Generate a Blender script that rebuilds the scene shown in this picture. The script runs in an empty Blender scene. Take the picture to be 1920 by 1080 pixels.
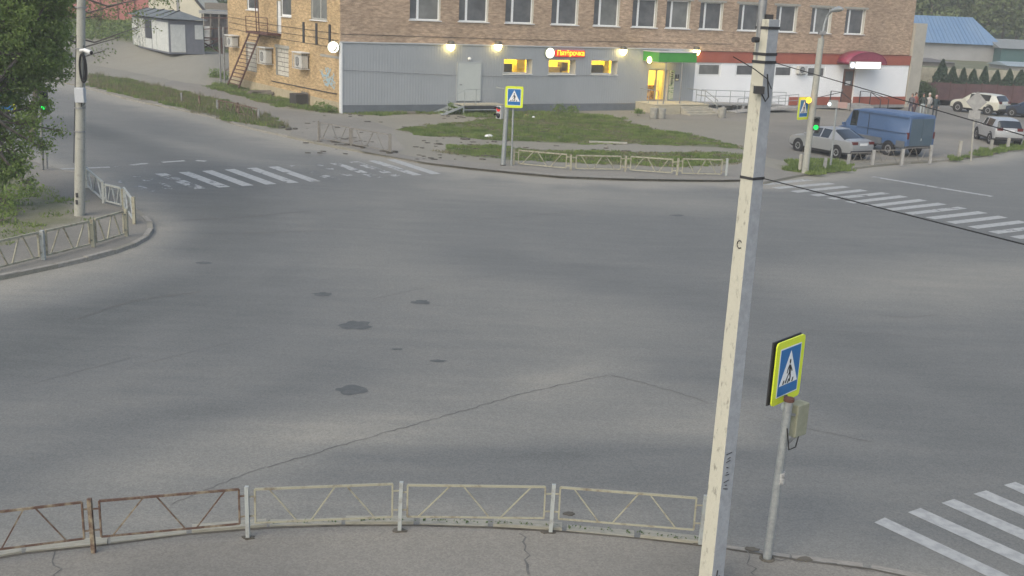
import bpy, math, random
import numpy as np
from math import radians, sin, cos, pi, sqrt, atan2, atan
from mathutils import Vector, Matrix
random.seed(7); RNG = np.random.default_rng(7)
V = Vector
scene = bpy.context.scene
COL = scene.collection

# ------------------------------------------------------------------ camera, sky, sun, exposure
FPX, CAMH = 2000.0, 7.0
PITCH, ROLL = atan(531.5 / 2000), radians(2.4)
_f = V((0, cos(PITCH), -sin(PITCH))); _r0 = V((1, 0, 0)); _u0 = V((0, sin(PITCH), cos(PITCH)))
_r = _r0 * cos(ROLL) + _u0 * sin(ROLL); _u = _u0 * cos(ROLL) - _r0 * sin(ROLL)
CPOS = V((0, 0, CAMH))
cam_data = bpy.data.cameras.new('camera'); cam = bpy.data.objects.new('camera', cam_data); COL.objects.link(cam)
cam_data.sensor_width = 36; cam_data.lens = 36 * FPX / 1920; cam_data.clip_start = 0.1; cam_data.clip_end = 2000
m = Matrix((_r, _u, -_f)).transposed().to_4x4(); m.translation = CPOS
cam.matrix_world = m
scene.camera = cam

SUN_EL, SUN_AZ = radians(42), radians(-146)      # azimuth from +Y towards +X
world = bpy.data.worlds.new('World'); scene.world = world; world.use_nodes = True
nt = world.node_tree; bg = nt.nodes['Background']
sky = nt.nodes.new('ShaderNodeTexSky'); sky.sky_type = 'NISHITA'; sky.sun_disc = False
sky.sun_elevation = SUN_EL; sky.sun_rotation = SUN_AZ
sky.air_density = 1.0; sky.dust_density = 2.4; sky.ozone_density = 0.0
nt.links.new(sky.outputs[0], bg.inputs[0]); bg.inputs[1].default_value = 0.09
sun_data = bpy.data.lights.new('sun', 'SUN'); sun_data.energy = 0.8; sun_data.angle = radians(70); sun_data.color = (1, 0.92, 0.72)
sun = bpy.data.objects.new('sun', sun_data); COL.objects.link(sun)
_sd = V((sin(SUN_AZ) * cos(SUN_EL), cos(SUN_AZ) * cos(SUN_EL), sin(SUN_EL)))
sun.rotation_euler = (-_sd).to_track_quat('-Z', 'Y').to_euler(); sun.location = (0, 0, 60)
scene.view_settings.view_transform = 'Standard'; scene.view_settings.look = 'None'
scene.view_settings.exposure = 1.42; scene.view_settings.gamma = 1.0; scene.view_settings.use_curve_mapping = False

# ------------------------------------------------------------------ measuring helpers (surveyed points of the place)
def ray(x, y): return _f + _r * ((x - 960) / FPX) + _u * ((540 - y) / FPX)
def G(x, y, z=0.0):
    d = ray(x, y); return CPOS + d * ((z - CAMH) / d.z)
def P(x, y, Y):
    d = ray(x, y); return CPOS + d * (Y / d.y)
def proj(p):
    d = V(p) - CPOS; k = d.dot(_f); return (960 + FPX * d.dot(_r) / k, 540 - FPX * d.dot(_u) / k)
def HZ(b, py):                                    # height above which the vertical at b reaches row py
    lo, hi = -2.0, 14.0
    for _ in range(40):
        mid = (lo + hi) / 2
        if proj((b[0], b[1], mid))[1] > py: lo = mid
        else: hi = mid
    return (lo + hi) / 2

# ------------------------------------------------------------------ materials
MATS = {}
def mat(name, c, c2=None, scale=8.0, rough=0.8, metal=0.0, bump=0.0, bscale=60.0, emit=None, estr=0.0, detail=4, stretch=None, spec=0.35, contrast=(0.35, 0.65), island=0.0):
    if name in MATS: return MATS[name]
    M = bpy.data.materials.new(name); M.use_nodes = True; n = M.node_tree.nodes; l = M.node_tree.links
    b = n['Principled BSDF']; b.inputs['Roughness'].default_value = rough; b.inputs['Metallic'].default_value = metal
    b.inputs['Specular IOR Level'].default_value = spec
    b.inputs['Base Color'].default_value = (*c, 1)
    tc = n.new('ShaderNodeTexCoord'); src = tc.outputs['Object']
    if stretch:
        mp = n.new('ShaderNodeMapping'); mp.inputs['Scale'].default_value = stretch; l.new(src, mp.inputs[0]); src = mp.outputs[0]
    if c2 is not None:
        ns = n.new('ShaderNodeTexNoise'); ns.inputs['Scale'].default_value = scale; ns.inputs['Detail'].default_value = detail; ns.inputs['Roughness'].default_value = 0.65
        l.new(src, ns.inputs['Vector'])
        rp = n.new('ShaderNodeMapRange'); rp.inputs[1].default_value = contrast[0]; rp.inputs[2].default_value = contrast[1]; l.new(ns.outputs['Fac'], rp.inputs[0])
        fac = rp.outputs[0]
        if island:
            ge = n.new('ShaderNodeNewGeometry'); ma = n.new('ShaderNodeMix'); ma.inputs[0].default_value = island
            l.new(fac, ma.inputs[2]); l.new(ge.outputs['Random Per Island'], ma.inputs[3]); fac = ma.outputs[0]
        mx = n.new('ShaderNodeMix'); mx.data_type = 'RGBA'; mx.inputs[6].default_value = (*c, 1); mx.inputs[7].default_value = (*c2, 1)
        l.new(fac, mx.inputs[0]); l.new(mx.outputs[2], b.inputs['Base Color'])
    if bump:
        nb = n.new('ShaderNodeTexNoise'); nb.inputs['Scale'].default_value = bscale; nb.inputs['Detail'].default_value = 5; l.new(src, nb.inputs['Vector'])
        bp = n.new('ShaderNodeBump'); bp.inputs['Strength'].default_value = bump; bp.inputs['Distance'].default_value = 0.02; l.new(nb.outputs['Fac'], bp.inputs['Height']); l.new(bp.outputs[0], b.inputs['Normal'])
    if emit: b.inputs['Emission Color'].default_value = (*emit, 1); b.inputs['Emission Strength'].default_value = estr
    if island and 'thuja' not in name:
        tl = n.new('ShaderNodeBsdfTranslucent'); ms = n.new('ShaderNodeMixShader'); ms.inputs[0].default_value = .42
        l.new(mx.outputs[2], tl.inputs[0]); l.new(b.outputs[0], ms.inputs[1]); l.new(tl.outputs[0], ms.inputs[2]); l.new(ms.outputs[0], n['Material Output'].inputs['Surface'])
    MATS[name] = M; return M

def brick_mat(name, ca, cb, mortar, axis):
    M = bpy.data.materials.new(name); M.use_nodes = True; n = M.node_tree.nodes; l = M.node_tree.links
    b = n['Principled BSDF']; b.inputs['Roughness'].default_value = 0.9; b.inputs['Specular IOR Level'].default_value = 0.2
    tc = n.new('ShaderNodeTexCoord'); sp = n.new('ShaderNodeSeparateXYZ'); l.new(tc.outputs['Object'], sp.inputs[0])
    cb_ = n.new('ShaderNodeCombineXYZ'); l.new(sp.outputs[axis], cb_.inputs[0]); l.new(sp.outputs[2], cb_.inputs[1])
    br = n.new('ShaderNodeTexBrick'); br.inputs['Scale'].default_value = 1; br.inputs['Brick Width'].default_value = 0.26; br.inputs['Row Height'].default_value = 0.078
    br.inputs['Mortar Size'].default_value = 0.007; br.inputs['Mortar Smooth'].default_value = 0.2; br.inputs['Bias'].default_value = 0.0
    br.inputs['Color1'].default_value = (*ca, 1); br.inputs['Color2'].default_value = (*cb, 1); br.inputs['Mortar'].default_value = (*mortar, 1)
    l.new(cb_.outputs[0], br.inputs['Vector'])
    # blotches of different brick deliveries, a few bricks wide, drawn out along the courses
    mp = n.new('ShaderNodeMapping'); mp.inputs['Scale'].default_value = (1.6, 5.0, 1); l.new(cb_.outputs[0], mp.inputs[0])
    ns = n.new('ShaderNodeTexNoise'); ns.inputs['Scale'].default_value = 1.3; ns.inputs['Detail'].default_value = 6; ns.inputs['Roughness'].default_value = 0.75; l.new(mp.outputs[0], ns.inputs['Vector'])
    n2 = n.new('ShaderNodeTexNoise'); n2.inputs['Scale'].default_value = 0.35; n2.inputs['Detail'].default_value = 3; l.new(cb_.outputs[0], n2.inputs['Vector'])
    rp = n.new('ShaderNodeMapRange'); rp.inputs[1].default_value = 0.3; rp.inputs[2].default_value = 0.7; rp.inputs[3].default_value = 0.52; rp.inputs[4].default_value = 1.45; l.new(ns.outputs['Fac'], rp.inputs[0])
    r2 = n.new('ShaderNodeMapRange'); r2.inputs[1].default_value = 0.3; r2.inputs[2].default_value = 0.7; r2.inputs[3].default_value = 0.85; r2.inputs[4].default_value = 1.15; l.new(n2.outputs['Fac'], r2.inputs[0])
    mu = n.new('ShaderNodeMath'); mu.operation = 'MULTIPLY'; l.new(rp.outputs[0], mu.inputs[0]); l.new(r2.outputs[0], mu.inputs[1])
    vm = n.new('ShaderNodeVectorMath'); vm.operation = 'SCALE'; l.new(br.outputs['Color'], vm.inputs[0]); l.new(mu.outputs[0], vm.inputs['Scale'])
    l.new(vm.outputs[0], b.inputs['Base Color'])
    bp = n.new('ShaderNodeBump'); bp.inputs['Strength'].default_value = 0.6; bp.inputs['Distance'].default_value = 0.01; bp.invert = True; l.new(br.outputs['Fac'], bp.inputs['Height']); l.new(bp.outputs[0], b.inputs['Normal'])
    return M

def attr_mat(name, stops, attr='dust', nscale=0.5, fine=18.0, bump=0.25, rough=0.9, namp=0.5, famp=0.25, streak=0.3):
    """ground material: colour ramp driven by a surveyed dust attribute plus broken noise"""
    M = bpy.data.materials.new(name); M.use_nodes = True; n = M.node_tree.nodes; l = M.node_tree.links
    b = n['Principled BSDF']; b.inputs['Roughness'].default_value = rough; b.inputs['Specular IOR Level'].default_value = 0.25
    at = n.new('ShaderNodeAttribute'); at.attribute_name = attr
    tc = n.new('ShaderNodeTexCoord')
    a = n.new('ShaderNodeTexNoise'); a.inputs['Scale'].default_value = nscale; a.inputs['Detail'].default_value = 9; a.inputs['Roughness'].default_value = 0.62; l.new(tc.outputs['Object'], a.inputs['Vector'])
    c = n.new('ShaderNodeTexNoise'); c.inputs['Scale'].default_value = fine; c.inputs['Detail'].default_value = 6; c.inputs['Roughness'].default_value = 0.8; l.new(tc.outputs['Object'], c.inputs['Vector'])
    m1 = n.new('ShaderNodeMath'); m1.operation = 'MULTIPLY_ADD'; l.new(a.outputs['Fac'], m1.inputs[0]); m1.inputs[1].default_value = namp; m1.inputs[2].default_value = -namp / 2
    m2 = n.new('ShaderNodeMath'); m2.operation = 'MULTIPLY_ADD'; l.new(c.outputs['Fac'], m2.inputs[0]); m2.inputs[1].default_value = famp; m2.inputs[2].default_value = -famp / 2
    mp = n.new('ShaderNodeMapping'); mp.inputs['Scale'].default_value = (0.35, 1.9, 1); mp.inputs['Rotation'].default_value = (0, 0, -.12); l.new(tc.outputs['Object'], mp.inputs[0])
    sk = n.new('ShaderNodeTexNoise'); sk.inputs['Scale'].default_value = 1.0; sk.inputs['Detail'].default_value = 10; sk.inputs['Roughness'].default_value = 0.72; l.new(mp.outputs[0], sk.inputs['Vector'])
    m3 = n.new('ShaderNodeMath'); m3.operation = 'MULTIPLY_ADD'; l.new(sk.outputs['Fac'], m3.inputs[0]); m3.inputs[1].default_value = streak; m3.inputs[2].default_value = -streak / 2
    s0 = n.new('ShaderNodeMath'); l.new(m1.outputs[0], s0.inputs[0]); l.new(m3.outputs[0], s0.inputs[1])
    s1 = n.new('ShaderNodeMath'); l.new(s0.outputs[0], s1.inputs[0]); l.new(m2.outputs[0], s1.inputs[1])
    s2 = n.new('ShaderNodeMath'); l.new(s1.outputs[0], s2.inputs[0]); l.new(at.outputs['Fac'], s2.inputs[1])
    cr = n.new('ShaderNodeValToRGB'); e = cr.color_ramp.elements
    while len(e) < len(stops): e.new(0.5)
    for i, (p, col) in enumerate(stops): e[i].position = p; e[i].color = (*col, 1)
    l.new(s2.outputs[0], cr.inputs[0])
    # grains of chippings: single stones lighter or darker than the binder
    vo = n.new('ShaderNodeTexVoronoi'); vo.inputs['Scale'].default_value = 42; l.new(tc.outputs['Object'], vo.inputs['Vector'])
    sr = n.new('ShaderNodeSeparateXYZ'); l.new(vo.outputs['Color'], sr.inputs[0])
    gr = n.new('ShaderNodeMapRange'); gr.inputs[3].default_value = 0.86; gr.inputs[4].default_value = 1.14; l.new(sr.outputs[0], gr.inputs[0])
    vm = n.new('ShaderNodeVectorMath'); vm.operation = 'SCALE'; l.new(cr.outputs[0], vm.inputs[0]); l.new(gr.outputs[0], vm.inputs['Scale'])
    l.new(vm.outputs[0], b.inputs['Base Color'])
    bp = n.new('ShaderNodeBump'); bp.inputs['Strength'].default_value = bump; bp.inputs['Distance'].default_value = 0.02; l.new(c.outputs['Fac'], bp.inputs['Height']); l.new(bp.outputs[0], b.inputs['Normal'])
    return M

def paint_mat(name, wear, seed):
    """road paint, worn through to the asphalt in broken flakes"""
    M = bpy.data.materials.new(name); M.use_nodes = True; n = M.node_tree.nodes; l = M.node_tree.links
    b = n['Principled BSDF']; b.inputs['Roughness'].default_value = 0.8
    out = n['Material Output']; tr = n.new('ShaderNodeBsdfTransparent'); mx = n.new('ShaderNodeMixShader')
    tc = n.new('ShaderNodeTexCoord'); mp = n.new('ShaderNodeMapping'); mp.inputs['Location'].default_value = (seed * 3.1, seed * 1.7, 0); l.new(tc.outputs['Object'], mp.inputs[0])
    a = n.new('ShaderNodeTexNoise'); a.inputs['Scale'].default_value = 1.5; a.inputs['Detail'].default_value = 9; a.inputs['Roughness'].default_value = 0.75; l.new(mp.outputs[0], a.inputs['Vector'])
    r = n.new('ShaderNodeMapRange'); r.inputs[1].default_value = wear - 0.03; r.inputs[2].default_value = wear + 0.03; l.new(a.outputs['Fac'], r.inputs[0])
    c = n.new('ShaderNodeTexNoise'); c.inputs['Scale'].default_value = 7; c.inputs['Detail'].default_value = 8; l.new(mp.outputs[0], c.inputs['Vector'])
    cm = n.new('ShaderNodeMix'); cm.data_type = 'RGBA'; cm.inputs[6].default_value = (0.28, 0.29, 0.285, 1); cm.inputs[7].default_value = (0.36, 0.37, 0.36, 1)
    r2 = n.new('ShaderNodeMapRange'); r2.inputs[1].default_value = 0.38; r2.inputs[2].default_value = 0.6; l.new(c.outputs['Fac'], r2.inputs[0]); l.new(r2.outputs[0], cm.inputs[0]); l.new(cm.outputs[2], b.inputs['Base Color'])
    l.new(r.outputs[0], mx.inputs[0]); l.new(tr.outputs[0], mx.inputs[1]); l.new(b.outputs[0], mx.inputs[2]); l.new(mx.outputs[0], out.inputs['Surface'])
    return M

def glass_mat(name, tint=(1, 1, 1), mixv=0.12):
    M = bpy.data.materials.new(name); M.use_nodes = True; n = M.node_tree.nodes; l = M.node_tree.links
    for x in list(n):
        if x.type == 'BSDF_PRINCIPLED': n.remove(x)
    tr = n.new('ShaderNodeBsdfTransparent'); tr.inputs[0].default_value = (*tint, 1)
    gl = n.new('ShaderNodeBsdfGlossy'); gl.inputs['Roughness'].default_value = 0.03
    fr = n.new('ShaderNodeFresnel'); fr.inputs[0].default_value = 1.5
    mx = n.new('ShaderNodeMixShader'); l.new(fr.outputs[0], mx.inputs[0]); l.new(tr.outputs[0], mx.inputs[1]); l.new(gl.outputs[0], mx.inputs[2])
    l.new(mx.outputs[0], n['Material Output'].inputs['Surface']); return M

# ------------------------------------------------------------------ mesh builder
class MB:
    def __init__(s): s.v = []; s.f = []; s.m = []
    def add(s, vs, fs, mi=0):
        o = len(s.v); s.v += [tuple(p) for p in vs]
        for f in fs: s.f.append(tuple(i + o for i in f)); s.m.append(mi)
        return s
    def quad(s, a, b, c, d, mi=0): return s.add([a, b, c, d], [(0, 1, 2, 3)], mi)
    def box(s, x0, x1, y0, y1, z0, z1, mi=0, M=None):
        vs = [V((x, y, z)) for z in (z0, z1) for y in (y0, y1) for x in (x0, x1)]
        if M is not None: vs = [M @ p for p in vs]
        return s.add(vs, [(0, 2, 3, 1), (4, 5, 7, 6), (0, 1, 5, 4), (2, 6, 7, 3), (0, 4, 6, 2), (1, 3, 7, 5)], mi)
    def bar(s, a, b, w, h=None, up=(0, 0, 1), mi=0):
        a, b = V(a), V(b); h = h or w; d = (b - a); L = d.length
        if L < 1e-6: return s
        d /= L; x = d.cross(V(up))
        if x.length < 1e-3: x = d.cross(V((1, 0, 0)))
        x.normalize(); z = x.cross(d)
        vs = [p + x * (w / 2 * i) + z * (h / 2 * j) for p in (a, b) for i, j in ((-1, -1), (1, -1), (1, 1), (-1, 1))]
        return s.add(vs, [(0, 1, 2, 3), (7, 6, 5, 4), (0, 4, 5, 1), (1, 5, 6, 2), (2, 6, 7, 3), (3, 7, 4, 0)], mi)
    def tube(s, pts, r, n=8, mi=0, cap=True):
        pts = [V(p) for p in pts]; rs = r if isinstance(r, (list, tuple)) else [r] * len(pts); o = len(s.v); ref = None
        for i, p in enumerate(pts):
            d = (pts[min(i + 1, len(pts) - 1)] - pts[max(i - 1, 0)]).normalized()
            if ref is None: ref = d.cross(V((0, 0, 1)) if abs(d.z) < 0.9 else V((1, 0, 0))).normalized()
            x = (ref - d * ref.dot(d)).normalized(); ref = x; y = d.cross(x)
            for k in range(n): a = 2 * pi * k / n; s.v.append(tuple(p + (x * cos(a) + y * sin(a)) * rs[i]))
        for i in range(len(pts) - 1):
            for k in range(n):
                s.f.append((o + i * n + k, o + i * n + (k + 1) % n, o + (i + 1) * n + (k + 1) % n, o + (i + 1) * n + k)); s.m.append(mi)
        if cap:
            s.f.append(tuple(o + k for k in reversed(range(n)))); s.m.append(mi)
            e = o + (len(pts) - 1) * n; s.f.append(tuple(e + k for k in range(n))); s.m.append(mi)
        return s
    def lathe(s, prof, n=16, c=(0, 0, 0), M=None, mi=0):
        o = len(s.v); c = V(c)
        for r, z in prof:
            for k in range(n):
                a = 2 * pi * k / n; p = V((r * cos(a), r * sin(a), z))
                if M is not None: p = M @ p
                s.v.append(tuple(c + p))
        for i in range(len(prof) - 1):
            for k in range(n):
                s.f.append((o + i * n + k, o + i * n + (k + 1) % n, o + (i + 1) * n + (k + 1) % n, o + (i + 1) * n + k)); s.m.append(mi)
        return s
    def prism(s, poly, z0, z1, mi=0, M=None):
        n = len(poly); ar = sum(poly[i][0] * poly[(i + 1) % n][1] - poly[(i + 1) % n][0] * poly[i][1] for i in range(n))
        if ar < 0: poly = list(reversed(poly))
        vs = [V((p[0], p[1], z)) for z in (z0, z1) for p in poly]
        if M is not None: vs = [M @ p for p in vs]
        fs = [tuple(reversed(range(n))), tuple(range(n, 2 * n))] + [(i, (i + 1) % n, n + (i + 1) % n, n + i) for i in range(n)]
        return s.add(vs, fs, mi)
    def mesh(s, name, mats, smooth=None):
        me = bpy.data.meshes.new(name); me.from_pydata(s.v, [], s.f)
        for x in (mats if isinstance(mats, (list, tuple)) else [mats]): me.materials.append(x)
        me.polygons.foreach_set('material_index', s.m)
        if smooth is not None:
            me.polygons.foreach_set('use_smooth', [True] * len(s.f))
            try: me.set_sharp_from_angle(angle=radians(smooth))
            except Exception: pass
        me.update(); return me
    def build(s, name, mats, parent=None, smooth=None, loc=None, bevel=0):
        return link(name, s.mesh(name, mats, smooth), parent, loc, bevel)

def link(name, me, parent=None, loc=None, bevel=0):
    o = bpy.data.objects.new(name, me); COL.objects.link(o)
    if parent: o.parent = parent
    if loc is not None: o.location = loc
    if bevel:
        b = o.modifiers.new('bevel', 'BEVEL'); b.width = bevel; b.segments = 2; b.limit_method = 'ANGLE'
    return o
def tag(o, label=None, cat=None, group=None, kind=None):
    if label: o['label'] = label
    if cat: o['category'] = cat
    if group: o['group'] = group
    if kind: o['kind'] = kind
    return o
def empty(name, loc=(0, 0, 0), rz=0, label=None, cat=None, group=None):
    o = bpy.data.objects.new(name, None); COL.objects.link(o); o.location = loc; o.rotation_euler = (0, 0, rz); o.empty_display_size = 0.3
    return tag(o, label, cat, group)
def copy_tree(o, parent=None):
    c = o.copy(); COL.objects.link(c); c.parent = parent
    for ch in o.children: copy_tree(ch, c)
    return c
def text_mesh(txt, size, depth, name):
    cu = bpy.data.curves.new(name, 'FONT'); cu.body = txt; cu.size = size; cu.extrude = depth; cu.align_x = 'CENTER'; cu.align_y = 'CENTER'; cu.offset = size * 0.012
    ob = bpy.data.objects.new(name, cu); COL.objects.link(ob); dg = bpy.context.evaluated_depsgraph_get(); dg.update()
    me = bpy.data.meshes.new_from_object(ob.evaluated_get(dg)); bpy.data.objects.remove(ob); me.materials.clear(); return me
def inpoly(x, y, poly):
    c = np.zeros(np.shape(x), bool); n = len(poly)
    for i in range(n):
        x1, y1 = poly[i][:2]; x2, y2 = poly[(i + 1) % n][:2]
        t = ((y1 > y) != (y2 > y)) & (x < (x2 - x1) * (y - y1) / ((y2 - y1) or 1e-9) + x1); c ^= t
    return c
def pdist(x, y, pl):
    d = np.full(np.shape(x), 1e9)
    for a, b in zip(pl[:-1], pl[1:]):
        ax, ay = a[0], a[1]; bx, by = b[0] - ax, b[1] - ay; L = bx * bx + by * by or 1e-9
        t = np.clip(((x - ax) * bx + (y - ay) * by) / L, 0, 1); d = np.minimum(d, np.hypot(x - ax - t * bx, y - ay - t * by))
    return d
def smooth_line(pts, step=0.5):
    """Catmull-Rom through points, resampled evenly"""
    p = [V(q) for q in pts]; p = [p[0] * 2 - p[1]] + p + [p[-1] * 2 - p[-2]]; out = []
    for i in range(1, len(p) - 2):
        for k in range(12):
            t = k / 12; out.append(0.5 * ((2 * p[i]) + (p[i + 1] - p[i - 1]) * t + (2 * p[i - 1] - 5 * p[i] + 4 * p[i + 1] - p[i + 2]) * t * t + (3 * p[i] - p[i - 1] - 3 * p[i + 1] + p[i + 2]) * t ** 3))
    out.append(p[-2]); res = [out[0]]; acc = 0
    for a, b in zip(out[:-1], out[1:]):
        L = (b - a).length; pos = 0
        while acc + L - pos >= step: pos += step - acc; acc = 0; res.append(a.lerp(b, pos / L))
        acc += L - pos
    return res
def vnoise(x, y, s=1.0, seed=0):
    """cheap smooth 2-D value noise"""
    x = np.asarray(x) * s + seed * 17.3; y = np.asarray(y) * s + seed * 9.1
    xi = np.floor(x).astype(int); yi = np.floor(y).astype(int); fx = x - xi; fy = y - yi; fx = fx * fx * (3 - 2 * fx); fy = fy * fy * (3 - 2 * fy)
    def h(i, j): q = np.sin(i * 127.1 + j * 311.7) * 43758.5453; return q - np.floor(q)
    return (h(xi, yi) * (1 - fx) + h(xi + 1, yi) * fx) * (1 - fy) + (h(xi, yi + 1) * (1 - fx) + h(xi + 1, yi + 1) * fx) * fy
def sstep(a, b, x): t = np.clip((np.asarray(x, float) - a) / (b - a), 0, 1); return t * t * (3 - 2 * t)

# ------------------------------------------------------------------ shared materials
M_conc = mat('concrete', (0.28, 0.275, 0.24), (0.36, 0.35, 0.31), 5, 0.9, bump=0.3, bscale=30)
M_concgrey = mat('concrete_grey', (0.26, 0.26, 0.25), (0.36, 0.355, 0.34), 4, 0.9, bump=0.3, bscale=30)
M_kerb = mat('kerb_stone', (0.20, 0.19, 0.165), (0.33, 0.315, 0.28), 6, 0.92, bump=0.4, bscale=25)
M_kerbpale = mat('kerb_stone_pale', (0.26, 0.255, 0.21), (0.34, 0.33, 0.275), 5, 0.92, bump=0.4, bscale=25)
M_cream = mat('cream_fence_paint', (0.31, 0.30, 0.225), (0.15, 0.12, 0.085), 7, 0.7, contrast=(0.5, 0.72), bump=0.2)
M_rust = mat('rusty_fence_paint', (0.10, 0.060, 0.045), (0.27, 0.235, 0.165), 6, 0.85, contrast=(0.45, 0.68), bump=0.3)
M_palepaint = mat('pale_blue_post_paint', (0.33, 0.355, 0.345), (0.22, 0.21, 0.19), 9, 0.7, contrast=(0.5, 0.75))
M_white = mat('white_paint', (0.70, 0.71, 0.70), (0.60, 0.61, 0.60), 3, 0.6)
M_pvc = mat('white_window_plastic', (0.74, 0.75, 0.74), None, rough=0.4)
M_steel = mat('grey_steel', (0.30, 0.31, 0.31), (0.22, 0.22, 0.22), 8, 0.5, metal=0.5)
M_galv = mat('galvanised_steel', (0.36, 0.38, 0.38), (0.27, 0.29, 0.29), 12, 0.5, metal=0.4, bump=0.1)
M_dark = mat('dark_metal', (0.035, 0.035, 0.037), None, rough=0.6)
M_black = mat('black_rubber', (0.018, 0.018, 0.02), None, rough=0.85)
M_brown = mat('rust_brown_paint', (0.07, 0.032, 0.025), (0.12, 0.055, 0.04), 9, 0.8)
M_glassdark = mat('window_glass_dark', (0.07, 0.075, 0.08), (0.125, 0.13, 0.135), 1.2, 0.06, spec=0.8)
M_curtain = mat('window_glass_curtained', (0.13, 0.135, 0.13), (0.20, 0.205, 0.195), 1.1, 0.12, spec=0.7)
M_shop = glass_mat('shop_glass')
M_carglass = mat('car_glass', (0.016, 0.02, 0.023), None, rough=0.04, spec=0.9)
M_leaf = mat('leaf_green', (0.125, 0.20, 0.05), (0.23, 0.31, 0.09), 0.7, 0.6, island=0.6)
M_leafdark = mat('leaf_dark_green', (0.075, 0.12, 0.045), (0.125, 0.17, 0.07), 0.6, 0.7, island=0.6)
M_leafolive = mat('leaf_olive', (0.135, 0.185, 0.07), (0.21, 0.25, 0.11), 0.12, 0.7, island=0.5)
M_thuja = mat('thuja_green', (0.022, 0.05, 0.028), (0.05, 0.085, 0.045), 1.5, 0.75, island=0.5)
M_bark = mat('bark', (0.09, 0.075, 0.06), (0.16, 0.14, 0.115), 8, 0.9, bump=0.5, stretch=(1, 1, 0.25))
M_grass = mat('grass_blades', (0.08, 0.135, 0.04), (0.26, 0.33, 0.095), 0.9, 0.7, island=0.35, contrast=(.38, .62), detail=8)
M_drygrass = mat('dry_grass', (0.16, 0.15, 0.08), (0.26, 0.24, 0.15), 0.8, 0.8, island=0.6)
M_soil = mat('dark_soil', (0.055, 0.05, 0.04), (0.12, 0.11, 0.09), 2.5, 0.95, bump=0.6, bscale=14)
M_crack = mat('crack_filler', (0.085, 0.086, 0.082), (0.14, 0.138, 0.13), 6, 0.95)
M_patch = mat('fresh_asphalt', (0.07, 0.078, 0.08), (0.10, 0.106, 0.106), 6, 0.9, bump=0.4, bscale=70)
M_wood = mat('weathered_wood', (0.13, 0.115, 0.095), (0.22, 0.20, 0.17), 5, 0.9, stretch=(1, 1, 6), bump=0.3)
M_fadedgrey = mat('faded_grey_paint', (.225, .215, .19), (.17, .155, .135), 6, .8)
M_cable = mat('black_cable', (0.02, 0.02, 0.02), None, rough=0.7)

# ------------------------------------------------------------------ outlines of the junction (metres on the ground)
NKpx = [(165, 167), (250, 190), (330, 206), (400, 222), (460, 240), (530, 256), (600, 272), (680, 287), (735, 297), (800, 308), (880, 317), (950, 324), (1050, 333), (1150, 337), (1250, 339), (1350, 340), (1400, 340)]
NK = [G(x, y).to_2d() for x, y in NKpx]
dNK = (NK[0] - NK[5]).normalized()
NK = smooth_line([NK[0] + dNK * 90, NK[0] + dNK * 45, NK[0] + dNK * 12] + NK, 1.0)
RKpx = [(1432, 346), (1505, 331), (1560, 324), (1640, 313), (1700, 308), (1760, 304), (1830, 296), (1880, 287), (1925, 277)]
RK = [G(x, y).to_2d() for x, y in RKpx]; dRK = (RK[-1] - RK[3]).normalized()
RK = smooth_line(RK + [RK[-1] + dRK * 15, RK[-1] + dRK * 60], 1.0)
LKpx = [(100, 318), (160, 330), (215, 358), (252, 392), (279, 414), (288, 428), (282, 445), (255, 462), (200, 481), (130, 498), (60, 513), (0, 526)]
LK = [G(x, y).to_2d() for x, y in LKpx]; dL = (LK[-1] - LK[-3]).normalized()
LK = smooth_line([LK[0] + dNK * 80, LK[0] + dNK * 40, LK[0] + dNK * 8] + LK + [LK[-1] + dL * 6, LK[-1] + dL * 25], 1.0)
SKpx = [(0, 1044), (180, 1022), (460, 990), (750, 983), (1030, 993), (1310, 1020), (1440, 1040), (1600, 1062), (1740, 1086)]
SK = [G(x, y, 0.12).to_2d() for x, y in SKpx]; dS0 = (SK[0] - SK[1]).normalized(); dS1 = (SK[-1] - SK[-2]).normalized()
SK = smooth_line([SK[0] + V((-8, -7)), SK[0] + V((-3, -1.9))] + SK + [SK[-1] + dS1 * 3 + V((0, -0.8)), SK[-1] + V((8, -6))], 1.0)

# terrain height
_n = V((-dNK.y, dNK.x));  _n = _n if _n.y > 0 else -_n
def terrain(x, y):
    d = (x - NK[40].x) * _n.x + (y - NK[40].y) * _n.y
    yard = sstep(7, 15, d) * sstep(-22, -27, x) * 1.56
    bank = sstep(103, 122, y) * sstep(-26, -34, x) * 1.7
    base = -0.06 + sstep(80, 84, y) * 0.16 * sstep(-30, -20, x)
    terr = sstep(104.6, 105.2, y) * sstep(30, 31, x) * 2.5
    hill = sstep(138, 300, y) * 34 * sstep(-20, 20, x) + sstep(150, 320, y) * 12
    return base + yard + bank + terr + hill + sstep(106, 130, y) * 0.2
def grid_mesh(name, xs, ys, zfun, attrs, material, keep=None):
    X, Y = np.meshgrid(xs, ys); Z = zfun(X, Y); nx, ny = len(xs), len(ys)
    co = np.stack([X.ravel(), Y.ravel(), np.broadcast_to(Z, X.shape).ravel()], 1)
    i = np.arange(nx * ny).reshape(ny, nx); q = np.stack([i[:-1, :-1], i[:-1, 1:], i[1:, 1:], i[1:, :-1]], -1).reshape(-1, 4)
    if keep is not None:
        cx = (X[:-1, :-1] + X[1:, 1:]).ravel() / 2; cy = (Y[:-1, :-1] + Y[1:, 1:]).ravel() / 2; q = q[keep(cx, cy)]
    me = bpy.data.meshes.new(name); me.from_pydata(co.tolist(), [], q.tolist())
    for k, fn in attrs.items():
        a = me.attributes.new(k, 'FLOAT', 'POINT'); a.data.foreach_set('value', np.clip(fn(X, Y), -1, 2).ravel().astype('f'))
    me.polygons.foreach_set('use_smooth', [True] * len(me.polygons)); me.materials.append(material); me.update(); return me

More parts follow.
